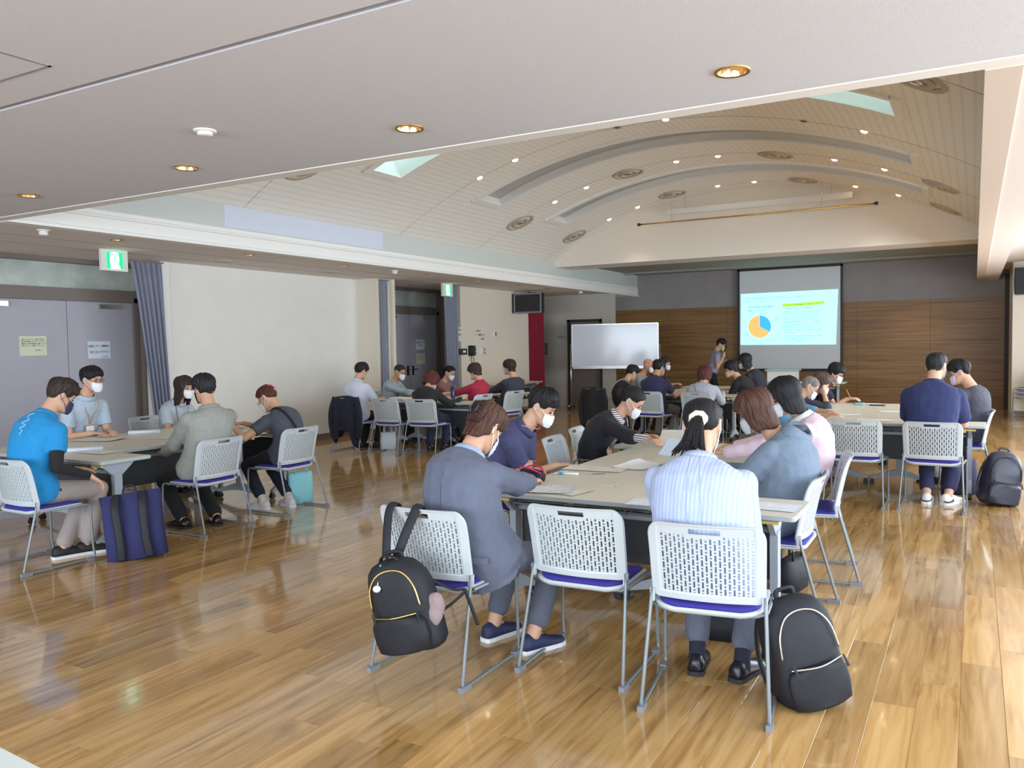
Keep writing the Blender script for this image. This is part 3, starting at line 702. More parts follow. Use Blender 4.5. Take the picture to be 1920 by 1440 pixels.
# ------------------------------------------------------------------ folding tables
def table(x, y, deg, L, D, label, group='folding caster tables'):
    root = empty('folding_table', (x, y, 0), math.radians(deg), label, 'table', group)
    mb = MB(); o0 = rrect(L, D, 0.022, 4)
    mb.rings([[(a, b, z) for a, b in rrect(L-2*i, D-2*i, 0.022, 4)] for z, i in ((0.7185, 0.0015), (0.72, 0.004))], cap=True); mb.build('tabletop', M_top, root)
    MB().rings([[(a, b, z) for a, b in rrect(L-2*i, D-2*i, 0.024, 4)] for z, i in ((0.692, 0.006), (0.696, 0.0), (0.7185, 0.0))]).build('edge_band', M_edge, root)
    for s in (-1, 1):
        xx = s*(L/2-0.14)
        lg = MB(); lg.bb((xx-0.02, -0.035, 0.10), (xx+0.02, 0.035, 0.60))
        lg.rings([[(xx-0.018, y_, z_), (xx+0.018, y_, z_), (xx+0.018, y_, z_+h), (xx-0.018, y_, z_+h)] for y_, z_, h in ((-D/2+0.02, 0.062, 0.03), (-0.06, 0.10, 0.07), (0.06, 0.10, 0.07), (D/2-0.02, 0.062, 0.03))])
        lg = lg.build('leg', M_tleg, root)
        bq = MB().rings([[(xx-0.015, -D*0.36, 0.69), (xx+0.015, -D*0.36, 0.69), (xx+0.015, D*0.36, 0.69), (xx-0.015, D*0.36, 0.69)], [(xx-0.015, -D*0.3, 0.66), (xx+0.015, -D*0.3, 0.66), (xx+0.015, D*0.3, 0.66), (xx-0.015, D*0.3, 0.66)], [(xx-0.015, -0.04, 0.58), (xx+0.015, -0.04, 0.58), (xx+0.015, 0.04, 0.58), (xx-0.015, 0.04, 0.58)]]).build('hinge_bracket', M_tleg, root)
        MB().bb((xx-0.07, -D/2+.06, 0.662), (xx+0.05, -D/2+.075, 0.678)).bb((xx-0.07, -D/2+.055, 0.645), (xx-0.035, -D/2+.085, 0.685)).build('release_lever', M_lever, root)
        for t in (-1, 1):
            yy = t*(D/2-0.03)
            MB().tube([(xx-0.022, yy, 0.027), (xx+0.022, yy, 0.027)], 0.026, 16).bb((xx-0.012, yy-0.02, 0.03), (xx+0.012, yy+0.02, 0.066)).build('caster', M_black, root)
    MB().tube([(-L/2+0.15, 0, 0.60), (L/2-0.15, 0, 0.60)], 0.018, 10).build('beam', M_tleg, root, True)
    mb = MB()
    for yy in (-0.12, -0.04, 0.04, 0.12): mb.tube([(-L/2+0.18, yy, 0.645), (L/2-0.18, yy, 0.645)], 0.005, 6)
    for i in range(5): xx = -L/2+0.18+(L-0.36)*i/4; mb.tube([(xx, -0.15, 0.665), (xx, -0.14, 0.64), (xx, 0.12, 0.64)], 0.004, 6)
    mb.build('wire_shelf', M_chrome, root)
    MB().bb((-L/2+0.17, 0.03, 0.33), (L/2-0.17, 0.045, 0.62)).build('modesty_panel', M_panel, root)
    return root
TD = 0.45
def group_tables(x0, x1, y0, nm, d2=0.6, xs_=None):
    L = x1-x0; xm = (x0+x1)/2; x2 = xs_ if xs_ is not None else xm
    a = table(xm, y0+TD/2, 0, L, TD, 'crosswise folding table at the near side of the %s group' % nm)
    for s, sd in ((-1, 'left'), (1, 'right')):
        table(x2+s*d2/2, y0+TD+0.004+0.9, 90 if s > 0 else -90, 1.796, d2-0.003, '%s of the two lengthwise folding tables of the %s group' % (sd, nm))
    table(x2, y0+TD+1.8+0.008+TD/2, 180, 1.5, TD, 'crosswise folding table closing the far side of the %s group' % nm)
group_tables(-2.54, -0.74, 4.06, 'nearest front', 0.56, -1.86)
group_tables(-7.64, -5.83, 3.92, 'left', 0.66, -7.0)
group_tables(-8.05, -6.27, 10.18, 'far left', 0.5, -7.58)
group_tables(-1.69, 0.11, 8.98, 'right', 0.6, -0.98)
group_tables(-4.95, -3.15, 12.75, 'far centre', 0.58, -4.06)
t = table(-8.85, 15.9, 90, 1.8, 0.45, 'long folding table pushed against the cream wall below the phone', None)
t = table(-2.95, 17.3, 0, 1.5, 0.45, 'white folding table in front of the projection screen', None)
root = empty('lectern', (-3.45, 17.6, 0), 0, 'white lectern standing by the table in front of the screen', 'lectern')
MB().bb((-0.28, -0.2, 0.06), (0.28, 0.2, 0.93)).build('body', M_white, root); MB().bb((-0.32, -0.24, 0.93), (0.32, 0.24, 0.965)).build('top', M_edge, root)
MB().bb((-0.26, -0.18, 0), (0.26, 0.18, 0.06)).build('plinth', M_dark, root)
# white tabletop corner at the photographer's elbow
root = empty('folding_table', (-2.03, 0.68, 0), math.radians(-4), 'white tabletop corner cut off at the lower left of the frame', 'table')
MB().rings([[(a, b, z) for a, b in rrect(1.7, 0.6, 0.03, 4)] for z in (0.69, 0.72)]).build('tabletop', mat('white_top', (226, 232, 228), 0.4), root)
for sx in (-1, 1):
    for sy in (-1, 1): MB().tube([(sx*0.76, sy*0.24, 0), (sx*0.76, sy*0.24, 0.69)], 0.02, 10).build('leg', M_tleg, root)
# ------------------------------------------------------------------ people
JOBS = []
U = V((0, 0, 1))
HEAD = [(0.0, .020, .080, .045), (.05, .038, .092, .015), (.14, .052, .094, -.030), (.26, .063, .091, -.056), (.40, .070, .090, -.078), (.52, .0745, .088, -.092),
        (.64, .077, .092, -.099), (.76, .0755, .086, -.097), (.86, .067, .072, -.086), (.94, .049, .048, -.064), (.985, .026, .020, -.034), (1.0, .008, .0, -.012)]
def ring_at(h):
    h = max(0.0, min(1.0, h))
    for a, b in zip(HEAD, HEAD[1:]):
        if h <= b[0]:
            t = (h-a[0])/(b[0]-a[0]); t2 = t
            return [a[i]+(b[i]-a[i])*t2 for i in (1, 2, 3)]
    return HEAD[-1][1:]
HH = 0.235
def hsurf(phi, h, off=0.0, hclamp=None):
    w_, yf, yb = ring_at(h if hclamp is None else max(h, hclamp))
    c, d = (yf+yb)/2, (yf-yb)/2
    sx, cy = math.sin(phi), math.cos(phi)
    e = 0.88
    x = w_*math.copysign(abs(sx)**e, sx); y = c+d*math.copysign(abs(cy)**e, cy)
    p = V((x, y, (h-0.5)*HH))
    if off:
        n = V((x/0.006, (y+0.003)/0.0088, (max(0, h-0.5)*HH)/0.0135))
        if n.length < 1e-6: n = V((0, 0, 1))
        p += n.normalized()*off
    return p
def lerp(tab, x):
    if x <= tab[0][0]: return tab[0][1]
    for a, b in zip(tab, tab[1:]):
        if x <= b[0]: t = (x-a[0])/(b[0]-a[0]); t = t*t*(3-2*t); return a[1]+(b[1]-a[1])*t
    return tab[-1][1]
STY = {
 'short': dict(hb=[(0, .69), (30, .67), (50, .63), (64, .52), (78, .52), (94, .60), (104, .47), (130, .34), (180, .28)], th=.015, top=.030, side=.011, rough=.013, tip=.05),
 'shaggy': dict(hb=[(0, .66), (30, .64), (50, .60), (66, .50), (84, .42), (100, .38), (110, .25), (140, .16), (180, .12)], th=.022, top=.026, side=.020, rough=.008, tip=.05),
 'crop': dict(hb=[(0, .76), (40, .70), (60, .60), (78, .54), (94, .58), (106, .42), (130, .28), (180, .22)], th=.009, top=.016, side=.006, rough=.004, tip=.02),
 'buzz': dict(hb=[(0, .80), (45, .74), (66, .60), (84, .58), (100, .50), (120, .34), (180, .24)], th=.004, top=.005, side=.004, rough=.001, tip=.01),
 'bob': dict(hb=[(0, .66), (34, .64), (50, .44), (62, .12), (80, -.02), (120, -.10), (180, -.12)], th=.026, top=.024, side=.026, rough=.005, tip=.05),
 'curly': dict(hb=[(0, .70), (40, .64), (60, .40), (80, .20), (110, .08), (180, .02)], th=.032, top=.034, side=.032, rough=.012, tip=.06),
 'long': dict(hb=[(0, .68), (36, .64), (52, .44), (64, .0), (84, -.35), (120, -.45), (180, -.48)], th=.02, top=.022, side=.022, rough=.004, tip=.06),
 'tied': dict(hb=[(0, .82), (44, .76), (64, .62), (82, .60), (96, .58), (112, .42), (140, .34), (180, .30)], th=.010, top=.014, side=.009, rough=.0025, tip=.01),
 'updo': dict(hb=[(0, .80), (44, .72), (64, .56), (82, .54), (96, .46), (112, .24), (140, .10), (180, .06)], th=.020, top=.024, side=.016, rough=.007, tip=.03),
 'fringe': dict(hb=[(0, .62), (36, .60), (54, .50), (66, .42), (82, .48), (96, .50), (112, .36), (140, .30), (180, .28)], th=.015, top=.018, side=.013, rough=.003, tip=.03),
}
def hair_mesh(style, seed):
    st = STY[style]; rn = random.Random(seed); NP, NR = 80, 16; mb = MB(); R = []; uv = []
    for inner in (0, 1):
        rows = []
        for j in range(NR+1):
            row = []
            for i in range(NP):
                phi = 2*PI*i/NP; ad = abs(math.degrees(phi if phi <= PI else phi-2*PI))
                hb = lerp(st['hb'], ad)+st['tip']*(rn.random()-0.5 if False else math.sin(i*12.9898+seed)*0.5)*(1 if ad > 20 else .6)
                t = j/NR; tt = t if not inner else t
                h = 0.998-(0.998-hb)*(math.sin(t*PI/2)**1.15 if hb > .3 else t**0.95)
                th = st['top']+(st['side']-st['top'])*min(1, max(0, (0.95-h)/0.35))
                if ad > 120: th = th*0.4+st['th']*0.6+.004*math.sin(PI*min(1, t))
                edge = min(1.0, (1-t)*3.5) if hb > .3 else 1.0-0.25*t**4
                o = th*(0.25+0.75*edge)
                o += st['rough']*(noise.noise(V((i*0.55+seed, t*2.2, seed)))+0.5*noise.noise(V((i*1.7, t*3, seed))))*edge
                if inner: o = 0.0015 if h > .3 else max(0.001, o-0.014)
                p = hsurf(phi, h, o, hclamp=0.36 if hb < .3 else None)
                row.append(p); uv.append((i/NP if i < NP/2 else 1-i/NP, t))
            rows.append(row)
        R += rows if not inner else rows[::-1]
    # uv order must follow ring order
    u1 = uv[:(NR+1)*NP]; u2_ = uv[(NR+1)*NP:]; u2r = []
    for j in range(NR, -1, -1): u2r += u2_[j*NP:(j+1)*NP]
    mb.rings(R, cap=True); mb.uv = u1+u2r
    return mb
def ik(a, b, l1, l2, pole):
    d = b-a; L = d.length; mx = (l1+l2)*0.995
    if L > mx: b = a+d*(mx/L); d = b-a; L = mx
    if L < abs(l1-l2)+0.02: L = abs(l1-l2)+0.02
    dn = d.normalized(); ca = (l1*l1+L*L-l2*l2)/(2*l1*L); ca = max(-1, min(1, ca)); p = (pole-dn*pole.dot(dn)).normalized()
    return a+dn*l1*ca+p*l1*math.sqrt(1-ca*ca), b
def ell_ring(c, x, y, rx, ry, n=16, e=0.9):
    out = []
    for j in range(n):
        t = 2*PI*j/n; cx, sy = math.cos(t), math.sin(t)
        out.append(c+x*rx*math.copysign(abs(cx)**e, cx)+y*ry*math.copysign(abs(sy)**e, sy))
    return out
def limb(mb, pts, rs, n=12, ends=True):
    """tapered limb through joints, with rounded ends"""
    P_, R_ = [], []
    for i in range(len(pts)-1):
        for k in range(6):
            t = k/6; P_.append(pts[i].lerp(pts[i+1], t)); R_.append(rs[i]+(rs[i+1]-rs[i])*t)
    P_.append(pts[-1]); R_.append(rs[-1])
    mb.tube(P_, R_, n)
    for p, r in ((pts[0], rs[0]), (pts[-1], rs[-1])):
        if ends: mb.ell(p, (r, r, r))
    for p, r in list(zip(pts, rs))[1:-1]: mb.ell(p, (r*1.0, r*1.0, r*1.0))
def hand(mb, w_, d, n, side, curl=0.5, sc=1.0, point=False):
    """palm + five fingers; d along the fingers, n the palm normal, side = direction of the thumb"""
    d = d.normalized(); n = (n-d*n.dot(d)).normalized(); s = d.cross(n).normalized()
    if s.dot(side) < 0: s = -s
    R = []
    for t, hw, ht in ((-0.01, .024, .019), (.02, .032, .017), (.055, .040, .015), (.088, .041, .013), (.094, .036, .009)):
        R.append(ell_ring(w_+d*t*sc, s, n, hw*sc, ht*sc, 12))
    mb.rings(R)
    for k, (o, L) in enumerate(((.030, .072), (.010, .082), (-.010, .077), (-.029, .060))):
        p = w_+d*.082*sc+s*o*sc; dd = (d+s*o*1.4).normalized(); P_ = [p-d*.015*sc, p]; c = curl*(0.25 if (point and k == 0) else 1)
        for ph in (.45, .30, .25):
            dd = (dd*math.cos(c*0.8)+n*math.sin(c*0.8)).normalized(); p = p+dd*L*ph*sc; P_.append(p)
        mb.tube(P_, [.0095*sc, .0092*sc, .0088*sc, .008*sc, .0065*sc], 8); mb.ell(P_[-1], (.0066*sc,)*3)
    p = w_+d*.025*sc+s*.028*sc; dd = (d*.72+s*.65+n*.25).normalized(); q = p+dd*.034*sc; d2 = (dd*.85+d*.4+n*.2).normalized(); q2 = q+d2*.030*sc
    mb.tube([p-dd*.01*sc, p, q, q2], [.013*sc, .0125*sc, .0105*sc, .0078*sc], 8); mb.ell(q2, (.008*sc,)*3)

def person(hx, hy, face, head, label, pitch=30, hyaw=0, roll=0, top='long', shirt=None, trouser=None, shoe=None, hair=('short', 'black'), mask=M_mask, skin=None,
           hands=((.36, -.10, .765), (.36, .12, .765)), feet=((.25, -.10), (.30, .12)), size=1.0, wide=1.0, vox=.012, extra=None, curl=.45, sock=None, ease=0.012, slouch=.07,
           stand=False, under=None, seed=1, glasses=False, shortleg=False, sleevecut=.62, elbow_out=.32, loose=0.0, name='person', mb_extra=None, collar=None, hem=-.12):
    skin = skin or M_skin; trouser = trouser or cloth('black_trousers', (30, 31, 36)); shoe = shoe or mat('shoe_black', (26, 26, 30), 0.45)
    root = empty(name, (hx, hy, 0), 0, label, 'person')
    a = math.radians(face); F = V((-math.sin(a), math.cos(a), 0)); Rg = V((F.y, -F.x, 0))
    Hc = V(head)-V((hx, hy, 0))
    P = U*(0.90 if stand else .535)*1.0
    yw = a+math.radians(hyaw); hf0 = V((-math.sin(yw), math.cos(yw), 0)); pr_ = math.radians(pitch)
    hf = hf0*math.cos(pr_)-U*math.sin(pr_); hu = hf0*math.sin(pr_)+U*math.cos(pr_); hr = hf.cross(hu)
    if roll: q = Matrix.Rotation(math.radians(roll), 3, hf); hu = q @ hu; hr = q @ hr
    HM = Matrix(((hr.x, hf.x, hu.x, Hc.x), (hr.y, hf.y, hu.y, Hc.y), (hr.z, hf.z, hu.z, Hc.z), (0, 0, 0, 1)))
    s = size
    N = Hc-hu*.085-hf*.035-U*.075-F*.035
    mid = (P+N)/2-F*slouch
    ctrl = mid*2-(P+N)/2
    sp = lambda t: (P*(1-t)**2+ctrl*2*t*(1-t)+N*t*t) if t >= 0 else P+(P-N).normalized()*(-t)*.5
    Lsp = sum((sp((i+1)/10)-sp(i/10)).length for i in range(10))
    if not stand and not .42 < Lsp < .64: print('SPINE', label[:40], round(Lsp, 2))
    def tring(t, rx, ry, extra_=0):
        t0 = sp(max(t, 0)+.02)-sp(max(t, 0)-.02 if t > .02 else 0)
        tn = t0.normalized(); y = Rg.cross(tn).normalized()
        return ell_ring(sp(t), Rg, y, (rx+extra_)*wide*s, (ry+extra_)*s*(.5+.5*wide), 20)
    TOR = [(-.16, .10, .07), (-.10, .150, .100), (0, .172, .122), (.15, .160, .116), (.32, .150, .112), (.5, .158, .116), (.68, .172, .120), (.80, .178, .112), (.88, .158, .095), (.94, .112, .074), (1.0, .066, .058)]
    # shoulders, arms
    S, E, W, HD = {}, {}, {}, {}
    ua, fa = .285*s, .250*s
    shc = sp(.86)
    for k, sg in ((0, -1), (1, 1)):
        S[k] = shc+Rg*sg*.166*s*wide+F*.01-U*.030
        h = hands[k]
        tgt = F*h[0]+Rg*h[1]+U*h[2]
        if len(h) > 3 and h[3] == 'w': tgt = V((h[0]-hx, h[1]-hy, h[2]))
        E[k], W[k] = ik(S[k], tgt, ua, fa, U*-1.0+Rg*sg*elbow_out-F*.3)
    # ---- skin: one continuous surface
    b = MB()
    b.rings([tring(t, rx*.88, ry*.86) for t, rx, ry in TOR])
    nk = Hc-hu*.03-hf*.015
    ns = .90 if wide < .97 else 1.0
    b.tube([sp(.95), N+(nk-N)*.25, N+(nk-N)*.6, nk], [.066*ns*s, .056*ns*s, .053*ns*s, .055*ns*s], 14)
    hm = MB()
    hm.rings([[hsurf(2*PI*j/24, h) for j in range(24)] for h in [x[0] for x in HEAD]])
    hm.rings([[V((x*sx, .083+y*sy, z)) for x, y in ((-.5, 0), (-.35, .8), (0, 1), (.35, .8), (.5, 0), (0, -.3))] for z, sx, sy in ((.012, .022, .006), (-.008, .026, .016), (-.026, .036, .024), (-.034, .030, .012))])
    for q in (-1, 1):
        hm.ell((q*.078, -.012, -.006), (.011, .020, .033), Matrix.Rotation(q*.25, 3, 'Z')); hm.ell((q*.083, -.020, .010), (.007, .014, .020))
    hm.ell((0, .088, -.058), (.022, .010, .007)); hm.ell((0, .090, -.070), (.018, .009, .006))
    b.add([HM @ V(p) for p in hm.v], hm.f)
    for k, sg in ((0, -1), (1, 1)):
        limb(b, [S[k], E[k], W[k]], [.050*s, .038*s, .026*s])
        fd = (W[k]-E[k]).normalized()
        if len(hands[k]) > 4: fd = (F*hands[k][4][0]+Rg*hands[k][4][1]+U*hands[k][4][2]).normalized()
        elif hands[k][2] < .9: fd = (fd+U*(-fd.z*.9)).normalized()
        hand(b, W[k]+fd*.008, fd, -U if abs(fd.z) < .8 else -F*1.0-Rg*sg, -Rg*sg, curl, s)
    K, A = {}, {}
    for k, sg in ((0, -1), (1, 1)):
        hj = P+Rg*sg*.088*s-U*.0
        ft = feet[k]; an = F*ft[0]+Rg*ft[1]+U*(ft[2] if len(ft) > 2 else .085)
        K[k], A[k] = ik(hj, an, .425*s, .405*s, F+U*.6+Rg*sg*.10)
        limb(b, [hj, K[k], A[k]], [.080*s, .052*s, .036*s]); b.ell(A[k]+F*.04-U*.03, (.035, .045, .035))
    body = b.build('body', skin, root); JOBS.append((body, vox*.76 if vox < .010 else vox*.80 if vox < .014 else vox*.85, 5, 0))
    # ---- shirt
    sh = MB(); ez = ease
    rr = [(t, rx, ry) for t, rx, ry in TOR if t < .99]
    sh.rings([tring(hem, .155, .11, ez+loose)]+[tring(t, rx, ry, ez+loose*max(0, min(1, (.85-t)/.5))) for t, rx, ry in rr if t > hem+.05]+[tring(.965, .088, .064, ez)])
    for k, sg in ((0, -1), (1, 1)):
        limb(sh, [sp(.82)+Rg*sg*.09, S[k]], [.074*s, .055*s+ez*.5])
        if top == 'short':
            e2 = S[k].lerp(E[k], sleevecut); limb(sh, [S[k], e2], [.060*s+ez*.6, .052*s+ez], ends=False)
        elif top == 'long': limb(sh, [S[k], E[k], W[k].lerp(E[k], .06)], [.058*s+ez*.6, .045*s+ez*.8, .032*s+ez*.6], ends=True)
        elif top == 'elbow': limb(sh, [S[k], E[k], E[k].lerp(W[k], .25)], [.058*s+ez*.6, .046*s+ez, .042*s+ez])
    sh = sh.build('jacket' if ease > .02 else 'shirt', shirt, root); JOBS.append((sh, vox, 4, .006))
    if collar is not None:
        c = MB(); Rr = []
        tn = (N-sp(.9)).normalized(); y = Rg.cross(tn).normalized()
        for dz, k1 in ((-.030, 1.04), (-.010, .97), (.010, .86), (.012, .80), (-.010, .86), (-.030, .92)):
            Rr.append(ell_ring(N+tn*dz-y*.004, Rg, y, (.088*k1+ez*.3)*s, (.080*k1+ez*.3)*s, 24, 1))
        c.rings(Rr, closed=True).build('collar', collar, root, True)
    if under is not None:
        for k in (0, 1):
            u_ = MB(); e2 = S[k].lerp(E[k], .5); limb(u_, [e2, E[k], W[k].lerp(E[k], .04)], [.052*s, .043*s, .032*s])
            u_ = u_.build('undersleeve', under, root); JOBS.append((u_, vox, 3, .003))
    # ---- trousers
    tr = MB(); tr.rings([tring(-.14, .13, .09, .012), tring(-.06, .160, .112, .012), tring(.04, .166, .118, .012), tring(.12, .15, .11, .01)])
    for k, sg in ((0, -1), (1, 1)):
        hj = P+Rg*sg*.088*s; e2 = A[k].lerp(K[k], .10 if not shortleg else .22)
        limb(tr, [hj, K[k], e2], [.092*s, .068*s, .060*s])
    tr = tr.build('trousers', trouser, root); JOBS.append((tr, vox*1.15, 4, .005))
    if sock is not None:
        for k in (0, 1): limb(MB_ := MB(), [A[k].lerp(K[k], .18), A[k], A[k]-U*.03], [.040, .039, .042]); MB_.build('sock', sock, root, True)
    # ---- shoes
    for k, sg in ((0, -1), (1, 1)):
        fd = (F+Rg*sg*.18).normalized()
        if len(feet[k]) > 3: fd = (F*math.cos(feet[k][3])+Rg*math.sin(feet[k][3])).normalized()
        sd = V((fd.y, -fd.x, 0)); z0 = A[k].z-.085; o = V((A[k].x, A[k].y, z0)); R = []
        for t, wd, hh in ((-.075, .018, .05), (-.065, .032, .075), (-.03, .037, .085), (.02, .037, .080), (.07, .040, .062), (.12, .045, .045), (.16, .042, .036), (.19, .026, .028), (.198, .010, .018)):
            R.append([o+fd*t*s+sd*wd*c_*s+U*(.012+hh*s*q_) for c_, q_ in ((-1, 0), (1, 0), (1.02, .45), (.72, .85), (.3, 1), (-.3, 1), (-.72, .85), (-1.02, .45))])
        x_ = MB().rings(R).build('shoe', shoe, root, True)
        R = []
        for t, wd in ((-.080, .018), (-.07, .036), (-.03, .041), (.03, .040), (.09, .045), (.15, .046), (.19, .032), (.205, .012)):
            R.append([o+fd*t*s+sd*wd*c_*s+U*z_ for c_, z_ in ((-1, 0), (1, 0), (1, .022), (-1, .022))])
        MB().rings(R).build('sole', MATS.get(shoe.name+'_sole', mat('sole_dark', (40, 38, 38), .7)), x_)
    # ---- hair, face, mask
    if hair:
        hm = hair_mesh(hair[0], seed); o = hm.build('hair', HAIR[hair[1]], root, True, M=HM)
    for q in (-1, 1):
        p = HM @ hsurf(q*.42, .50, .0005); e = MB().ell(p, (.0135, .006, .0075), Matrix((hr, hf, hu)).transposed() @ Matrix.Rotation(q*-.42, 3, 'Z'), 10, 6); e.build('eye', M_eye, root, True)
        MB().tube([HM @ hsurf(q*x_, h_, .001) for x_, h_ in ((.20, .575), (.42, .60), (.62, .575))], [.002, .0035, .0015], 6).build('eyebrow', M_brow if not hair else HAIR[hair[1]], root, True)
    if mask is not None:
        R = []; nph, nh = 17, 12; mbm = MB(); outer = []; inner = []
        for j in range(nh+1):
            h = .03+.40*j/nh; lim = 1.12-.25*abs(j/nh-.45)
            for i in range(nph+1):
                f_ = -1+2*i/nph; ph = f_*lim
                bl = .010+.020*math.exp(-(f_*1.9)**2)*(0.55+.45*math.sin(PI*j/nh)) + (.002 if j % 3 == 1 else 0)
                if j == nh: bl *= .8
                outer.append(HM @ hsurf(ph, h, bl, .06)); inner.append(HM @ hsurf(ph, h, bl-.003, .06))
        n1 = len(outer); fs = []; I = lambda j, i: j*(nph+1)+i
        for j in range(nh):
            for i in range(nph):
                q = (I(j, i), I(j, i+1), I(j+1, i+1), I(j+1, i)); fs.append(q); fs.append(tuple(x+n1 for x in q[::-1]))
        bd = [I(0, i) for i in range(nph+1)]+[I(j, nph) for j in range(1, nh+1)]+[I(nh, i) for i in range(nph-1, -1, -1)]+[I(j, 0) for j in range(nh-1, 0, -1)]
        fs += [(bd[i], bd[i]+n1, bd[(i+1) % len(bd)]+n1, bd[(i+1) % len(bd)]) for i in range(len(bd))]
        mk = MB().add(outer+inner, fs).build('face_mask', mask, root, True)
        st_ = MB()
        for q in (-1, 1):
            for h0, h1 in ((.40, .60), (.10, .40)): st_.tube([HM @ hsurf(q*1.0, h0, .008), HM @ hsurf(q*1.35, (h0+h1)/2+.02, .004), HM @ V((q*.088, -.016, (h1-.5)*HH)), HM @ V((q*.084, -.034, (.5-.5)*HH))], .002, 6)
        st_.build('ear_loop', mask, mk)
    if glasses:
        g = MB()
        for q in (-1, 1):
            c = HM @ V((q*.033, .103, .002)); g.tube([c+hr*.024*math.cos(t)+hu*.017*math.sin(t) for t in [2*PI*i/20 for i in range(20)]], .0018, 6, closed=True)
            g.tube([HM @ V((q*.057, .100, .004)), HM @ V((q*.080, .05, .004)), HM @ V((q*.083, -.02, .002))], .0018, 6)
        g.tube([HM @ V((-.01, .106, .004)), HM @ V((.01, .106, .004))], .0018, 6); g.build('glasses', M_dark, root, True)
    return dict(root=root, shirt=sh, S=S, E=E, W=W, HM=HM, N=N, sp=sp, F=F, R=Rg, Hc=Hc, hf=hf, hu=hu, hr=hr, ring=tring, s=s, A=A, K=K)
def on_root(d, mb, name, m, smooth=True): return mb.build(name, m, d['root'], smooth)
def chest(d, t, side, off=.02):
    """point on the front of the torso"""
    c = d['sp'](t); tn = (d['sp'](min(1, t+.03))-d['sp'](t-.03)).normalized(); y = d['R'].cross(tn).normalized()
    if y.dot(d['F']) < 0: y = -y
    return c+d['R']*side+y*(.125*d['s']+off-abs(side)*.25)
def backp(d, t, side, off=.02):
    c = d['sp'](t); tn = (d['sp'](min(1, t+.03))-d['sp'](t-.03)).normalized(); y = d['R'].cross(tn).normalized()
    if y.dot(d['F']) < 0: y = -y
    ry = lerp([(0, .122), (.3, .112), (.7, .12), (.85, .105), (.94, .072), (1, .058)], t)
    return c+d['R']*side-y*((ry+off)*math.sqrt(max(.1, 1-(side/.19)**2)))
def lanyard(d, m, badge=None, low=.45):
    a = [d['N']+d['R']*x-d['F']*y+U*z for x, y, z in ((-.07, -.02, .0), (-.05, .055, .015), (0, .078, .02), (.05, .055, .015), (.07, -.02, .0))]
    pts = [chest(d, low, -.004)]+[chest(d, t, x) for t, x in ((low+.2, -.035), (.80, -.06), (.92, -.07))][0:3]+a+[chest(d, t, x) for t, x in ((.80, .06), (low+.2, .035), (low, .004))]
    o = on_root(d, MB().tube(bez(pts, 60), .004, 6, flat=.5), 'lanyard', m)
    if badge:
        c = chest(d, low-.09, 0, .03); q = Matrix((d['R'], d['F'], U)).transposed()
        on_root(d, MB().box(c, (.105, .006, .075), R=q), 'badge_holder', badge, False); on_root(d, MB().box(c+d['F']*.004, (.085, .002, .055), R=q), 'badge_card', M_paper, False)
def shoulder_strap(d, m, s0=-1, r=.006, front=True):
    pts = [backp(d, .08, -s0*.15, .03), backp(d, .35, -s0*.05, .03), backp(d, .62, s0*.04, .03), backp(d, .85, s0*.09, .028), d['sp'](.93)+d['R']*s0*.10+U*.03, chest(d, .80, s0*.08, .01), chest(d, .5, 0, .01)]
    return on_root(d, MB().tube(bez(pts, 50), r, 6, flat=.6), 'bag_strap', m)
# ------------------------------------------------------------------ who sits where
c_ltgrey = mat('trouser_greige', (158, 148, 144), .85, bump=.2, bscale=14)
sole_white = mat('sole_white', (224, 226, 226), .6)
def shoe_mat(n, rgb, white=True):
    m = mat('shoe_'+n, rgb, .6, bump=.2, bscale=120)
    if white: MATS['shoe_'+n+'_sole'] = sole_white
    return m
PIN = striped('pinstripe_blue', (166, 178, 210), (182, 194, 220), 0, 55, .75, .62)
STRIPE = striped('cuff_stripe', (228, 224, 226), (66, 62, 74), 2, 60, .8, .6)
blk = cloth('black', (26, 26, 30)); navyT = cloth('navy', (34, 36, 66)); greyT = cloth('grey_trouser', (92, 98, 112)); blkT = cloth('black_trouser', (24, 24, 28))
# front table group
SNAP = []
VN = .0085
C1 = person(-2.13, 3.46, -10, (-2.20, 3.62, 1.142), 'person in a grey suit jacket with brown hair clipped up, writing at the near table', 42, 0, 4, 'long', cloth('blazer_grey', (96, 102, 120), bump=.2), greyT, shoe_mat('navy_knit', (34, 42, 78)),
    ('updo', 'brown'), M_mask, hands=((-2.62, 3.95, .70, 'w'), (-2.14, 4.12, .775, 'w')), feet=((.24, -.14, .085, .1), (.22, .14, .085, .25)), size=1.0, wide=1.06, vox=VN, ease=.026, slouch=.10, shortleg=True, collar=cloth('collar_blue', (160, 182, 214)), loose=.02, hem=-.16, seed=3, elbow_out=1.0)
# flared jacket skirt, back seam and pocket flap
d = C1
SNAP.append((d, [(t, .004) for t in (.02, .12, .24, .36, .48, .6, .72, .84)], .0018, 'back_seam', cloth('seam_dark', (66, 70, 84)), 1.0))
0 and on_root(d, MB().tube([d['S'][1]+V((0, 0, .06))-d['R']*.03, d['S'][1]-d['R']*.035-d['F']*.05, d['S'][1]-d['R']*.02-d['F']*.03-U*.10], .003, 5), 'shoulder_seam', MATS['cloth_seam_dark'])
0 and on_root(d, MB().box(backp(d, .14, .15, .05)+d['F']*.06, (.012, .11, .045), R=Matrix.Rotation(math.radians(-10), 3, 'Z')), 'pocket_flap', MATS['cloth_blazer_grey'], False)
HMc = d['HM']
twist = MB()
for k in range(9):
    a = k/9*2*PI; twist.tube([HMc @ V((.03*math.cos(a), -.095+.01*math.sin(a), -.03)), HMc @ V((.045*math.cos(a)+.01, -.112, .03)), HMc @ V((.040*math.cos(a+.6), -.108, .075)), HMc @ V((.05*math.cos(a+1.2), -.075+.02*math.sin(a), .115+.01*math.sin(3*a)))], [.012, .017, .015, .004], 8)
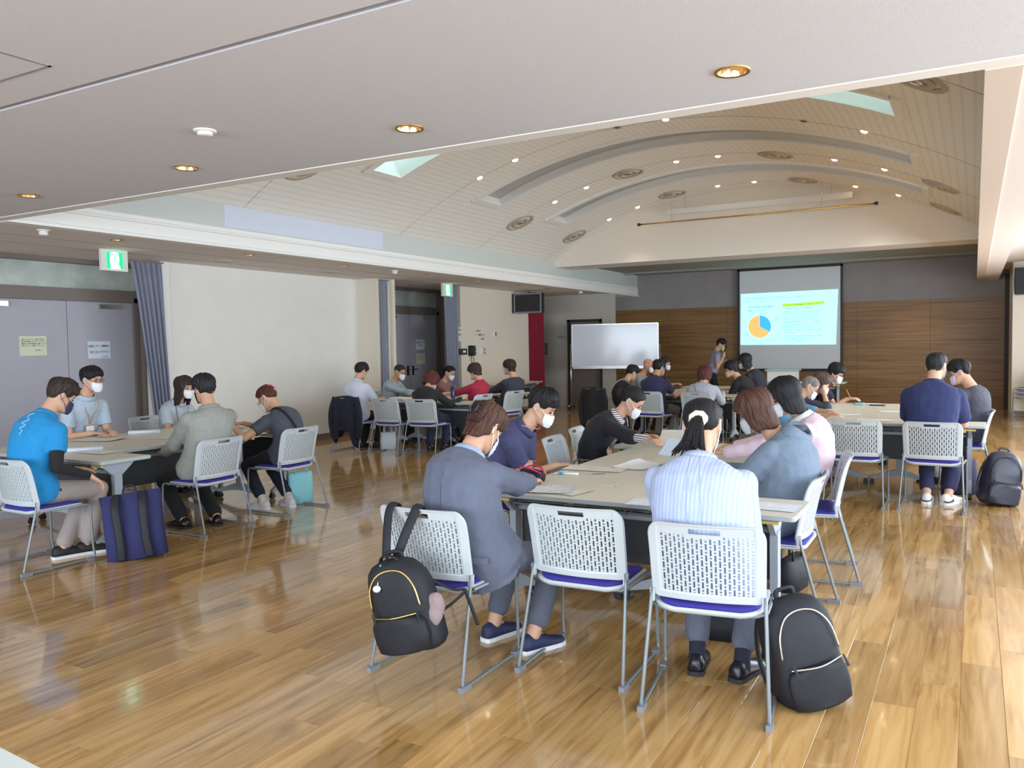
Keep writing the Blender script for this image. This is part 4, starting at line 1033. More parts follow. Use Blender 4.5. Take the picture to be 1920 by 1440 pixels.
twist.uv = [(i % 7/7, (i*.13) % 1) for i in range(len(twist.v))]
on_root(d, twist, 'twisted_bun', HAIR['brown'])
clip = MB()
for q in (-1, 1):
    clip.tube([HMc @ V((q*.012, -.125, -.005)), HMc @ V((q*.022, -.138, .03)), HMc @ V((q*.018, -.135, .075))], [.004, .006, .004], 8)
    for i in range(4): clip.tube([HMc @ V((q*.02, -.136, .0+.02*i)), HMc @ V((q*.04, -.115, .0+.02*i))], .003, 6)
on_root(d, clip, 'hair_clip', mat('clip_dark', (38, 44, 54), .25))
C2 = person(-2.98, 5.02, -80, (-2.62, 5.08, 1.136), 'person in a navy polo shirt with pink piping, looking down at the near table', 30, 0, 0, 'short', cloth('polo_navy', (62, 64, 100)), blkT, None,
    ('short', 'black'), M_mask, M_skin, hands=((-2.62, 4.98, .70, 'w'), (-2.60, 5.24, .70, 'w')), size=1.05, wide=1.08, vox=VN, slouch=.09, collar=cloth('polo_collar', (62, 64, 100)), seed=9, sleevecut=.62)
d = C2; tn = U
on_root(d, MB().tube([p+V((0, 0, .002)) for p in ell_ring(d['N']+d['F']*.0+U*.0, d['R'], (d['F']-U*.3).normalized(), .088, .092, 28, 1)], .0025, 6, closed=True), 'collar_piping', mat('piping_pink', (206, 160, 176), .7))
for k in (0, 1):
    c = d['S'][k].lerp(d['E'][k], .64); dd = (d['E'][k]-d['S'][k]).normalized(); x, y = perp(dd)
    on_root(d, MB().tube(ell_ring(c, x, y, .064, .064, 24, 1), .002, 6, closed=True), 'sleeve_piping', MATS['piping_pink'])
C3 = person(-2.86, 6.50, -72, (-2.53, 6.57, 1.073), 'person in a black cardigan over a striped top, head bowed, holding out a card', 38, -6, 4, 'elbow', cloth('cardigan_black', (34, 35, 42)), blkT, None,
    ('tied', 'black'), M_mask, hands=((-2.42, 6.62, .775, 'w'), (-2.14, 6.06, .80, 'w')), size=.97, wide=.98, vox=.010, slouch=.09, seed=12, under=STRIPE, ease=.018, collar=STRIPE)
d = C3
for o in [x for x in bpy.data.objects if x.parent == d['root'] and x.name.startswith('undersleeve')]: pass
on_root(d, MB().rings([ell_ring(chest(d, t, .0, .012), d['R'], U, wd, .03, 12) for t, wd in ((.5, .012), (.65, .03), (.8, .05), (.93, .05))]), 'striped_front', STRIPE)
bun = MB(); bun.ell(d['HM'] @ V((0, -.115, .0)), (.038, .038, .038)); bun.uv = [(i % 9/9, .5) for i in range(len(bun.v))]; on_root(d, bun, 'hair_bun', HAIR['dark'])
C4 = person(-1.02, 3.60, 6, (-1.095, 3.74, 1.178), 'person in a pale blue pinstriped blouse with a ponytail in a cream scrunchie', 24, 0, -3, 'long', PIN, greyT, mat('shoe_loafer', (28, 28, 36), .3),
    ('tied', 'black'), M_mask, hands=((-1.17, 3.92, .74, 'w'), (-.96, 3.92, .74, 'w')), feet=((.20, -.10, .085, -.05), (.18, .11, .085, .35)), size=1.0, wide=1.12, vox=VN, slouch=.08, shortleg=True, sock=cloth('sock_navy', (32, 34, 50)), seed=5, ease=.016, collar=PIN, elbow_out=.22, loose=.03)
d = C4; HMc = d['HM']
rn = random.Random(4); tail = MB(); base = HMc @ V((0, -.108, .000))
for k in range(46):
    a, b_ = rn.uniform(-1, 1), rn.uniform(-.6, .6); r0 = .017
    tip = V((-.035+.065*a, -.050+.03*b_, -.145-.035*rn.random()))
    p0 = base+d['R']*a*r0+U*b_*r0; p1 = base-d['F']*.035+d['R']*(a*.032-.008)+U*(-.035+.01*b_); p2 = base-d['F']*(.045+.012*b_)+d['R']*(a*.048-.018)+U*(-.095); p3 = base+d['R']*tip.x*1.25-d['F']*(.030)+U*tip.z
    tail.tube(bez([p0, p1, p2, p3], 9), [.008, .009, .009, .009, .0085, .008, .007, .0055, .004, .0015][:10], 5)
tail.uv = [((i//5 % 13)/13, (i % 50)/50) for i in range(len(tail.v))]
on_root(d, tail, 'ponytail', HAIR['black'])
sc_ = []
for i in range(36): a = 2*PI*i/36; sc_.append(base+d['R']*.031*math.cos(a)+(U*.8+d['F']*.3)*.030*math.sin(a)-d['F']*.006)
on_root(d, MB().tube(sc_, [.0130+.0016*math.sin(i*1.3) for i in range(36)], 8, closed=True), 'scrunchie', cloth('scrunchie_cream', (232, 220, 200)))
for q in (-1, 1): SNAP.append((d, [(.94, q*.022), (.88, q*.022), (.8, q*.026), (.7, q*.028), (.6, q*.03), (.5, q*.03)], .003, 'back_pleat', PIN, .6))
C5 = person(-1.06, 4.92, 86, (-1.15, 5.03, 1.150), 'person in a slate grey hoodie with a straight brown bob, leaning over the table', 28, 14, 0, 'long', cloth('hoodie_slate', (112, 128, 146)), blkT, None,
    ('bob', 'brown'), mat('mask_grey', (196, 200, 202), .85), hands=((-1.46, 4.86, .76, 'w'), (-1.46, 5.12, .76, 'w')), size=1.02, wide=1.10, vox=VN, slouch=.12, ease=.026, loose=.02, seed=21)
d = C5; Rr = []
for dz, rx, ry, sh_ in ((-.075, .07, .05, .03), (-.06, .135, .085, .05), (-.02, .145, .095, .07), (.02, .125, .09, .085), (.035, .105, .075, .085), (.01, .095, .07, .08), (-.03, .10, .06, .06)):
    Rr.append([p+U*(.035*math.cos(2*PI*j/28)**2) for j, p in enumerate(ell_ring(d['N']-d['F']*(sh_+.055)+U*(dz-.01), d['R'], (d['F']+U*.35).normalized(), rx, ry, 28, 1))])
on_root(d, MB().rings(Rr), 'hood', cloth('hoodie_slate', (112, 128, 146)))
on_root(d, MB().ell(d['N']-d['F']*.135+U*.030, (.088, .055, .022), Matrix((d['R'], d['F'], U)).transposed()), 'hood_lining', cloth('lining_dark', (66, 66, 76)))
C6 = person(-1.06, 5.83, 96, (-1.13, 5.84, 1.185), 'person in a pale pink shirt with a white collar and jaw-length black hair', 26, 18, 0, 'long', cloth('shirt_pink', (222, 196, 210)), blkT, None,
    ('bob', 'black'), M_mask, hands=((-1.6, 5.6, .77, 'w'), (-1.6, 6.05, .77, 'w')), size=.99, wide=1.0, vox=.0105, slouch=.10, seed=31, ease=.024, collar=cloth('collar_mint', (222, 230, 226)), elbow_out=1.2)
# left table group
A1 = person(-6.06, 3.55, 4, (-6.08, 3.78, 1.238), 'person in a bright blue polo over black sleeves, wearing a navy mask', 30, -18, 0, 'short', cloth('polo_cyan', (24, 136, 196)), c_ltgrey, shoe_mat('black_white', (28, 28, 32)),
    ('short', 'dark'), cloth('mask_navy', (52, 56, 88)), hands=((.32, -.02, .66), (-5.80, 3.80, .64, 'w', (.6, .15, -.5))), feet=((.18, .02, .085, .3), (.34, .08, .085, .5)), size=1.04, wide=1.06, vox=.0105, slouch=.08, under=blk, collar=cloth('polo_cyan', (24, 136, 196)), seed=41, sleevecut=.6)
d = A1; lanyard(d, cloth('lanyard_navy', (30, 36, 80)))
SNAP.append((d, [(.93, .02), (.88, -.01), (.84, .03), (.80, -.02), (.78, .03), (.74, -.01), (.72, .03), (.68, .02)], .0032, 'pale_cord_and_charm', mat('cord_pale', (176, 208, 226), .5), 1.0))
on_root(d, MB().box(d['sp'](.02)+d['R']*.17*1.04+d['F']*.05, (.012, .05, .03)), 'belt_tab', cloth('brown', (60, 40, 34)), False)
A2 = person(-7.95, 5.12, -88, (-7.77, 5.16, 1.284), 'person in glasses and a light blue short-sleeved shirt with an orange lanyard, facing right', 8, 12, 0, 'short', cloth('shirt_ice', (176, 190, 204)), blkT, None,
    ('short', 'black'), M_mask, hands=((-7.58, 5.22, .765, 'w'), (-7.58, 5.02, .765, 'w')), size=1.04, wide=1.04, vox=.0105, slouch=.05, glasses=True, collar=cloth('shirt_ice', (176, 190, 204)), seed=51, sleevecut=.72)
lanyard(A2, mat('lanyard_orange', (176, 120, 66), .7), mat('badge_orange', (186, 132, 84), .6), .56)
A3 = person(-7.92, 6.22, -92, (-7.76, 6.26, 1.150), 'person with long dark hair and a pale short-sleeved shirt in front of the grey curtain', 10, 10, 0, 'short', cloth('shirt_ice2', (178, 186, 196)), blkT, None,
    ('long', 'dark'), M_mask, hands=((.40, -.12, .765), (.38, .14, .765)), size=.95, wide=.94, vox=.011, seed=61, collar=cloth('shirt_ice2', (178, 186, 196)), sleevecut=.72)
lanyard(A3, cloth('lanyard_dark', (40, 46, 62)))
A4 = person(-5.92, 4.92, 76, (-5.92, 4.99, 1.221), 'person in a loose grey-green shirt seen from behind at the left table, short black hair', 12, -4, 0, 'long', cloth('shirt_sage', (150, 152, 144)), blkT, mat('shoe_leather', (20, 20, 22), .25),
    ('short', 'slate'), cloth('mask_black', (30, 30, 34)), hands=((.36, -.15, .66), (.36, .15, .66)), feet=((.12, -.12), (.02, .14)), size=1.04, wide=1.06, vox=.0105, slouch=.06, ease=.024, seed=71, collar=cloth('shirt_sage', (150, 152, 144)), elbow_out=.5)
A5 = person(-5.87, 5.87, 82, (-6.08, 5.89, 1.085), 'person in a charcoal T-shirt with reddish hair in a pink scrunchie, head down', 40, 20, 0, 'short', cloth('tee_charcoal', (74, 78, 90)), cloth('trouser_night', (26, 28, 42)), shoe_mat('white', (206, 208, 212)),
    ('tied', 'red'), M_mask, hands=((-6.22, 5.52, .86, 'w'), (-6.24, 5.72, .84, 'w')), feet=((.16, -.14), (.06, .10)), size=.98, wide=.98, vox=.0105, slouch=.12, seed=81, shortleg=True, sock=cloth('sock_cream', (206, 196, 184)), glasses=True, elbow_out=.9)
d = A5; shoulder_strap(d, blk, -1, .012); base = d['HM'] @ V((0, -.095, .05))
on_root(d, MB().tube([base+d['R']*.032*math.cos(2*PI*i/24)+d['hu']*.03*math.sin(2*PI*i/24) for i in range(24)], [.014+.003*math.sin(i*2.3) for i in range(24)], 8, closed=True), 'scrunchie', cloth('scrunchie_pink', (214, 140, 150)))
# far left group
VF = .0145
B1 = person(-8.20, 9.78, 4, (-8.19, 9.86, 1.20), 'person in a white shirt sitting on the chair hung with a navy jacket', 22, -16, 0, 'short', cloth('shirt_white', (206, 210, 226)), blkT, None, ('short', 'black'), None, hands=((.42, -.1, .765), (.40, .16, .765)), size=1.02, wide=1.05, vox=VF, seed=91, collar=cloth('shirt_white', (206, 210, 226)), sleevecut=.85, ease=.02)
B2 = person(-8.50, 11.05, -84, (-8.36, 11.05, 1.145), 'person with cropped hair in a pale blue open shirt before the far doors', 20, -4, 0, 'long', cloth('shirt_paleblue', (162, 178, 188)), blkT, None, ('buzz', 'dark'), M_mask, M_skin2, hands=((-8.02, 10.9, .77, 'w'), (-8.05, 11.25, .77, 'w')), size=1.02, vox=VF, seed=93)
lanyard(B2, M_paper)
on_root(B2, MB().rings([ell_ring(chest(B2, t, 0, .012), B2['R'], U, wd, .02, 10) for t, wd in ((.3, .02), (.6, .03), (.9, .04))]), 'dark_undershirt', cloth('dusk', (60, 66, 88)))
B3 = person(-6.98, 9.92, 14, (-7.06, 10.10, 1.05), 'person in black with a dark red bob, bent low over the far left table', 44, -20, -6, 'long', blk, navyT, None, ('curly', 'red'), M_mask, hands=((-7.0, 10.4, .77, 'w'), (-6.72, 10.38, .77, 'w')), size=.98, wide=1.02, vox=VF, seed=95, slouch=.13)
B4 = person(-8.50, 12.62, -84, (-8.38, 12.58, 1.075), 'person in a dusty pink top, black hair tied in a white scrunchie', 26, -10, 0, 'short', cloth('top_dusty', (150, 108, 108)), blkT, None, ('tied', 'black'), M_mask, hands=((.40, -.1, .765), (.40, .12, .765)), size=.95, vox=VF, seed=97, sleevecut=.8)
d = B4; base = d['HM'] @ V((0, -.11, .03)); q_ = MB().tube(bez([base, base-d['F']*.05-U*.03, base-d['F']*.05-U*.14], 8), [.02, .03, .03, .03, .028, .02, .012, .006, .004][:9], 8); q_.uv = [(i % 8/8, .4) for i in range(len(q_.v))]; on_root(d, q_, 'ponytail', HAIR['black'])
on_root(d, MB().tube([base+d['R']*.024*math.cos(2*PI*i/16)+d['hu']*.022*math.sin(2*PI*i/16) for i in range(16)], .011, 6, closed=True), 'scrunchie', M_paper)
B5 = person(-6.92, 10.92, 78, (-6.84, 10.98, 1.155), 'person in a crimson polo shirt with short dark hair at the far left table', 20, 6, 0, 'elbow', cloth('polo_crimson', (158, 34, 62)), blkT, None, ('shaggy', 'dark'), M_mask, hands=((-7.3, 10.80, .79, 'w'), (-7.3, 11.1, .78, 'w')), size=.97, wide=.96, vox=VF, seed=99, collar=cloth('polo_crimson', (158, 34, 62)))
B6 = person(-6.84, 11.88, 74, (-6.76, 11.95, 1.19), 'person in a charcoal shirt with wavy dark hair and glasses, nearest the red curtain', 8, 10, 0, 'long', cloth('shirt_charcoal', (54, 56, 66)), blkT, None, ('shaggy', 'dark'), M_mask, hands=((.38, -.1, .76), (.38, .12, .76)), size=1.04, wide=1.05, vox=VF, seed=101, glasses=True)
# right group
D4 = person(-.33, 8.58, -4, (-.31, 8.70, 1.30), 'person in a navy shirt and white striped shoes, back turned, at the right table', 14, -16, 0, 'short', cloth('polo_deepnavy', (40, 48, 92)), cloth('trouser_indigo', (38, 40, 76)), shoe_mat('white_stripe', (222, 222, 222)),
    ('crop', 'slate'), M_mask, hands=((.42, -.16, .765), (.42, .18, .765)), feet=((.10, -.06, .085, -.05), (.12, .12, .085, .5)), size=1.1, wide=1.1, vox=.011, seed=103, collar=cloth('polo_deepnavy', (40, 48, 92)), shortleg=True, sleevecut=.85, ease=.02)
lanyard(D4, cloth('lanyard_black', (30, 30, 36)))
D5 = person(-.06, 9.86, 66, (-.13, 9.90, 1.20), 'person in a charcoal T-shirt with a lilac mask leaning in towards the man in navy', 22, 18, 0, 'short', cloth('tee_slate', (66, 68, 82)), cloth('trouser_stone', (150, 146, 140)), None, ('short', 'black'), mat('mask_lilac', (206, 200, 226), .8), M_skin, hands=((.36, -.1, .76), (.40, .14, .76)), size=1.03, wide=1.0, vox=.011, seed=105)
D1 = person(-1.74, 9.50, -68, (-1.64, 9.86, 1.03), 'person in a sky-blue shirt with close-cropped grey hair, bent over with elbow on the table', 34, -8, 0, 'elbow', cloth('shirt_sky', (112, 160, 190)), blkT, None, ('buzz', 'grey'), M_mask, hands=((-1.38, 9.62, .765, 'w'), (-1.36, 9.38, .765, 'w')), size=.98, wide=1.0, vox=.012, seed=107, slouch=.12, elbow_out=.3)
D2 = person(-2.0, 10.78, -84, (-1.66, 10.83, 1.02), 'person with an ash-brown bob and white mask resting the cheek on one hand', 26, -30, 0, 'elbow', cloth('tee_dusk', (60, 62, 76)), blkT, None, ('curly', 'ash'), M_mask, hands=((.34, .02, .765), (-1.62, 10.74, .93, 'w', (.1, -.2, 1))), size=.97, wide=.96, vox=.012, seed=109, slouch=.11)
D3 = person(-1.98, 11.70, -90, (-1.62, 11.76, 1.12), 'person in a black shirt with a red lanyard, writing at the right table', 28, -6, 0, 'short', cloth('black2', (30, 30, 38)), blkT, None, ('shaggy', 'black'), M_mask, hands=((-1.46, 11.86, .77, 'w'), (-1.46, 11.56, .78, 'w')), size=.99, vox=.0125, seed=111, slouch=.09, glasses=True)
lanyard(D3, mat('lanyard_red', (176, 40, 50), .7))
# far centre group
E1 = person(-5.12, 12.90, -50, (-5.02, 13.06, 1.06), 'person in black with a thin white bag strap across the back', 30, 12, 0, 'long', blk, blkT, None, ('short', 'black'), None, hands=((.34, -.1, .76), (.36, .12, .76)), size=.97, vox=VF, seed=113, slouch=.1, collar=mat('collar_mustard', (150, 128, 60), .8)); shoulder_strap(E1, mat('strap_white', (210, 206, 196), .6), 1, .005)
E2 = person(-5.30, 14.2, -88, (-5.15, 14.2, 1.15), 'bald person in a grey shirt in front of the whiteboard', 16, 0, 0, 'short', cloth('shirt_grey', (150, 146, 150)), blkT, None, None, M_mask, M_skin2, size=1.0, vox=VF, seed=115)
E3 = person(-4.38, 12.42, -8, (-4.37, 12.54, 1.16), 'broad person in a dark navy polo at the far table, seen from behind', 16, -10, 0, 'short', cloth('polo_violet', (44, 42, 74)), cloth('trouser_taupe', (112, 104, 98)), None, ('short', 'black'), M_mask, M_skin2, hands=((.42, -.14, .765), (.46, .20, .765)), size=1.04, wide=1.10, vox=VF, seed=117, collar=cloth('polo_violet', (44, 42, 74)))
E4 = person(-5.36, 15.2, -88, (-5.17, 15.2, 1.16), 'dark-haired person with a mask looking right, just beyond the broad man in navy', 14, -8, 0, 'short', blk, blkT, None, ('short', 'dark'), M_mask, size=1.0, vox=VF, seed=119)
E5 = person(-3.62, 12.40, 0, (-3.62, 12.50, 1.055), 'person in a pale grey sweater with a thin crossbody strap, seen from behind', 24, 0, 0, 'long', cloth('sweater_pale', (172, 176, 186)), cloth('trouser_slate', (96, 100, 108)), None, ('curly', 'red'), M_mask, hands=((.40, -.16, .765), (.38, .20, .765)), size=1.0, wide=1.12, vox=VF, seed=121, ease=.02); shoulder_strap(E5, cloth('strap_brown', (92, 82, 80)), -1, .006)
E6 = person(-3.20, 13.38, 78, (-3.42, 13.33, 1.12), 'person in a black top with curly black hair and a cream mask', 22, 26, 0, 'elbow', blk, blkT, None, ('shaggy', 'black'), mat('mask_cream', (214, 206, 186), .8), size=.98, vox=VF, seed=123, slouch=.09)
E7 = person(-3.20, 14.25, 80, (-3.40, 14.15, 1.22), 'person in a dark shirt with longish black hair, against the foot of the projection screen', 14, 30, 0, 'long', cloth('shirt_ink', (36, 40, 50)), blkT, None, ('bob', 'black'), mat('mask_pale', (196, 204, 216), .8), size=1.04, wide=1.03, vox=VF, seed=125)
PF = person(-5.10, 18.15, -72, (-4.90, 18.20, 1.49), 'standing presenter in a lilac shirt with a cream mask speaking into a microphone', 24, -10, 0, 'short', cloth('shirt_lilac', (150, 146, 166)), blkT, None, ('short', 'black'), mat('mask_yellow', (206, 196, 150), .8), hands=((.24, -.05, 1.1), (-4.80, 18.02, 1.20, 'w', (.2, .1, .9))), feet=((.0, -.11), (.05, .11)), size=1.0, vox=VF, seed=127, stand=True, slouch=-.03)
lanyard(PF, cloth('lanyard_blue', (50, 70, 110)))
mic = MB().tube([(0, 0, 0), (0, 0, .16)], [.012, .016], 10).ell((0, 0, .18), (.026, .026, .03))
o = mic.build('microphone', M_black, None, True); o.location = (-4.80, 18.01, 1.28); o.rotation_euler = (0, .35, .3); tag(o, 'black microphone held up to the presenter\'s mask', 'microphone')
# turn the overlapping shapes into single continuous surfaces
tex = bpy.data.textures.new('fold_noise', 'CLOUDS'); tex.noise_scale = 0.11; tex.noise_depth = 1
for o, v, it, ds in JOBS:
    m = o.modifiers.new('r', 'REMESH'); m.mode = 'VOXEL'; m.voxel_size = v; m.use_smooth_shade = True
    m = o.modifiers.new('s', 'SMOOTH'); m.iterations = it; m.factor = 0.5
    if ds: m = o.modifiers.new('d', 'DISPLACE'); m.texture = tex; m.strength = ds*2.4; m.mid_level = 0.5; m.texture_coords = 'LOCAL'
bpy.context.view_layer.update(); deps = bpy.context.evaluated_depsgraph_get(); out = []
for o, v, it, ds in JOBS: out.append((o, bpy.data.meshes.new_from_object(o.evaluated_get(deps), preserve_all_data_layers=False, depsgraph=deps)))
for o, me in out:
    o.modifiers.clear(); old = o.data; mt = old.materials[0]; o.data = me; me.materials.clear(); me.materials.append(mt); me.name = o.name
    me.polygons.foreach_set('use_smooth', [True]*len(me.polygons)); bpy.data.meshes.remove(old)

# seams, pleats and cords laid on the finished cloth
def back_hit(d, t, side):
    o = d['shirt']; c = d['sp'](t)+d['R']*side*.6; tn = (d['sp'](min(1, t+.03))-d['sp'](max(0, t-.03))).normalized(); y = d['R'].cross(tn).normalized()
    if y.dot(d['F']) < 0: y = -y
    src = c+d['R']*side*.4-y*.4; ok, loc, nr, _ = o.ray_cast(src, y, distance=.6)
    return (loc, nr) if ok else (None, None)
for d, ps, r, nm, m, fl_ in SNAP:
    P_ = []
    for t, sd in ps:
        loc, nr = back_hit(d, t, sd)
        if loc is not None: P_.append(loc+nr*r*.25)
    if len(P_) > 2: MB().tube(bez(P_, 24), r, 6, flat=fl_).build(nm, m, d['root'], True)
d = C1
loc, nr = back_hit(d, .16, .13)
if loc is not None:
    z_ = nr.normalized(); x_ = z_.cross(U).normalized(); y_ = z_.cross(x_)
    MB().box(loc+z_*.003, (.12, .035, .008), R=Matrix((x_, y_, z_)).transposed()).build('pocket_flap', MATS['cloth_blazer_grey'], d['root'])
for x_ in [o for o in bpy.data.objects if o.parent == D4['root'] and o.name.startswith('shoe')]:
    b_ = [V(c) for c in x_.bound_box]; c = sum(b_, V())/8
    sd = (b_[4]-b_[0]).normalized()
    A_ = min(D4['A'].values(), key=lambda q: (V((q.x, q.y, 0))-V((c.x, c.y, 0))).length)
    MB().tube([V((A_.x, A_.y, 0))+V((.045*math.cos(a), .062*math.sin(a)-.03, .045+.012*math.sin(a)))for a in [2*PI*i/20 for i in range(20)]], .006, 6, closed=True).build('dark_stripe', M_black, x_)
# ------------------------------------------------------------------ drapes
def drape(name, x, y0, y1, m, label, z0=0.03, z1=2.74, folds=7, amp=.035, by0=None, by1=None, cat='curtain'):
    by0 = y0 if by0 is None else by0; by1 = y1 if by1 is None else by1
    mb = MB(); n = folds*8; R = []
    for side in (0, 1):
        for j in range(13):
            t = j/12; z = z1+(z0-z1)*t; e = t**.8; a, b = y0+(by0-y0)*e, y1+(by1-y1)*e; row = []
            for i in range(n+1):
                s = i/n; k = amp*(.7+.5*t)*math.sin(2*PI*folds*s+.6*math.sin(3*t+s*4))+.01*noise.noise(V((s*9, t*3, x)))
                row.append((x+k+(.006 if side else 0), a+(b-a)*s, z))
            R.append(row)
    vs = [p for r in R for p in r]; w1 = n+1; fs = []
    for sd in (0, 1):
        o = sd*13*w1
        for j in range(12):
            for i in range(n): q = (o+j*w1+i, o+j*w1+i+1, o+(j+1)*w1+i+1, o+(j+1)*w1+i); fs.append(q if sd else q[::-1])
    mb.add(vs, fs); root = empty(name, (0, 0, 0), 0, label, cat)
    c = mb.build('cloth', m, root, True)
    MB().tube([(x, y0-.03, z1+.015), (x, y1+.03, z1+.015)], .012, 8).build('rail', M_silver, root)
    return root
M_cur = cloth('curtain_blue_grey', (128, 132, 148), var=.05); M_red = cloth('drape_crimson', (132, 14, 40), var=.05)
drape('curtain', -9.66, 7.02, 7.50, M_cur, 'blue-grey curtain gathered at the right of the near grey double doors', by0=7.34, by1=7.60, folds=6)
drape('curtain', -9.17, 13.6, 14.12, M_cur, 'blue-grey curtain gathered at the right of the far grey double doors', by0=13.68, by1=14.08, folds=6)
drape('curtain', -9.23, 11.68, 11.90, M_cur, 'thin strip of blue-grey curtain at the left of the far double doors', folds=2, amp=.02)
drape('stage_curtain', -9.25, 17.24, 18.1, M_red, 'crimson curtain hanging below the ceiling-mounted television', folds=9, amp=.03)

# ------------------------------------------------------------------ signs and wall items
M_txt = mat('ink', (40, 40, 46), .8); M_green = mat('exit_green', (0, 200, 120), .5, emit=1.1); M_exitw = mat('exit_white', (226, 255, 246), .5, emit=1.6)
def wallM(x, y, z): return Matrix(((0, 0, 1, x), (1, 0, 0, y), (0, 1, 0, z), (0, 0, 0, 1)))
def frontM(x, y, z): return Matrix(((1, 0, 0, x), (0, 0, -1, y), (0, 1, 0, z), (0, 0, 0, 1)))
def flat(pts, M, m, name, parent, d=0.0):
    return MB().add([M @ V((a, b, d)) for a, b in pts], [tuple(range(len(pts)))]).build(name, m, parent)
def exit_sign(y, label):
    root = empty('exit_sign', (-9.0, y, 2.66), 0, label, 'exit sign')
    root.rotation_euler = (0, 0, 0)
    MB().bb((-.04, -.17, -.13), (.0, .18, .12)).build('housing', M_white, root)
    MB().bb((-.03, -.05, .12), (-.01, .05, .135)).build('mount', M_white, root)
    M = wallM(0.001, -.10, -.105); MB().bb((-.0, -.10, -.105), (.003, .11, .095)).build('green_panel', M_green, root)
    flat([(.05, .0), (.10, 0), (.18, 0), (.155, .06), (.165, .10), (.155, .185), (.14, .195), (.06, .195), (.045, .18), (.04, .10), (.045, .05)], M, M_exitw, 'door_shape', root, .004)
    man = MB(); mp = lambda *p: [M @ V((a, b, .006)) for a, b in p]
    for pts, r in ((mp((.095, .145), (.105, .09)), .010), (mp((.105, .09), (.135, .06), (.165, .055)), .006), (mp((.105, .09), (.09, .05), (.07, .02)), .006), (mp((.09, .14), (.07, .115), (.05, .11)), .005), (mp((.10, .14), (.125, .12), (.145, .13)), .005)):
        man.tube(pts, r, 6, flat=.3)
    man.ell(M @ V((.085, .165, .006)), (.003, .011, .011)); man.build('running_figure', M_green, root)
exit_sign(6.33, 'lit green running-figure exit sign hanging above the near double doors'); exit_sign(13.5, 'small lit green exit sign hanging above the far double doors')
def wall_sheet(x, y0, y1, z0, z1, m, label, lines, tilt=0):
    root = empty('notice_sheet', (x, y0, z0), 0, label, 'notice')
    W_, H_ = y1-y0, z1-z0
    MB().bb((0, 0, 0), (.0015, W_, H_)).build('sheet', m, root)
    for tx, sz, px, py, al in lines:
        text_obj('lettering', tx, sz, wallM(.003, px*W_, py*H_), M_txt, root, al, bold=.0005 if sz > .03 else 0)
    root.rotation_euler = (math.radians(tilt), 0, 0)
cream = mat('paper_cream', (214, 216, 188), .8); wpaper = mat('paper_cool', (208, 214, 226), .8); faint = mat('paper_faint', (220, 214, 206), .8)
LX = -10.297
wall_sheet(LX, 5.90, 6.245, 1.53, 1.775, cream, 'cream notice with small print on the left leaf of the near doors', [('恐れ入りますが、防犯の都合上、', .021, .08, .80, 'LEFT'), ('鍵の管理等がありますので必ず', .021, .08, .69, 'LEFT'), ('職員まで事前連絡をお願いします', .021, .08, .58, 'LEFT'), ('何卒よろしくお願いいたします。', .021, .08, .47, 'LEFT'), ('施設管理者より', .014, .56, .25, 'LEFT')])
wall_sheet(LX, 6.80, 7.13, 1.475, 1.705, wpaper, 'white notice in bold black Japanese print on the right leaf of the near doors', [('床面にテープ類等を', .034, .03, .66, 'LEFT'), ('貼らないで下さい', .036, .10, .32, 'LEFT'), ('施設管理事務所', .014, .62, .08, 'LEFT')])
wall_sheet(LX, 14.19, 14.51, 1.49, 1.71, wpaper, 'white bold-print notice on the far double doors, above the cream one', [('床面にテープ', .042, .08, .62, 'LEFT'), ('貼らないで', .04, .2, .36, 'LEFT')])
wall_sheet(LX, 14.20, 14.52, 1.19, 1.41, cream, 'cream notice on the far double doors, below the white one', [('恐れ入りますが、', .026, .1, .72, 'LEFT'), ('鍵の管理があるため', .026, .1, .54, 'LEFT'), ('職員までご連絡下さい', .026, .1, .36, 'LEFT')])
wall_sheet(-9.197, 14.08, 14.29, 1.65, 1.945, faint, 'notice with reddish marks half hidden behind the far curtain', [('使用後は', .04, .1, .75, 'LEFT'), ('消灯', .06, .3, .4, 'LEFT')])
wall_sheet(-9.197, 14.77, 15.20, 1.62, 1.93, faint, 'large pale notice on the cream wall above the phone', [('この部屋で', .05, .05, .74, 'LEFT'), ('テープ類禁止です', .052, .05, .46, 'LEFT'), ('管理者', .045, .6, .2, 'LEFT')])
def wbox(name, y0, y1, z0, z1, d, m, label, cat, x=-9.2, parts=()):
    root = empty(name, (x, (y0+y1)/2, (z0+z1)/2), 0, label, cat)
    hw, hh = (y1-y0)/2, (z1-z0)/2; b = min(.008, hw*.3)
    MB().rings([[(0, -hw, -hh), (0, hw, -hh), (0, hw, hh), (0, -hw, hh)], [(d-.003, -hw, -hh), (d-.003, hw, -hh), (d-.003, hw, hh), (d-.003, -hw, hh)], [(d, -hw+b, -hh+b), (d, hw-b, -hh+b), (d, hw-b, hh-b), (d, -hw+b, hh-b)]]).build('plate', m, root)
    for nm, a, mm in parts: MB().bb(a[0], a[1]).build(nm, mm, root)
    return root
wbox('intercom_panel', 14.12, 14.41, 1.375, 1.50, .05, M_black, 'black wall panel with a white label, left of the wall phone', 'panel', parts=(('label_plate', ((.05, -.02, -.02), (.053, .08, .025)), M_paper),))
ph = wbox('wall_phone', 14.52, 14.74, 1.345, 1.56, .05, M_black, 'black wall telephone with a hanging coiled cord', 'telephone')
MB().tube([(.06, -.06, -.09), (.085, -.06, -.07), (.085, -.06, .07), (.06, -.06, .09)], [.024, .018, .018, .024], 8).build('handset', M_blackm, ph, True)
MB().tube(bez([(.04, -.05, -.1), (.05, -.07, -.2), (.05, -.02, -.275), (.05, .04, -.22), (.04, .03, -.1)], 30), .007, 6).build('cord', M_black, ph, True)
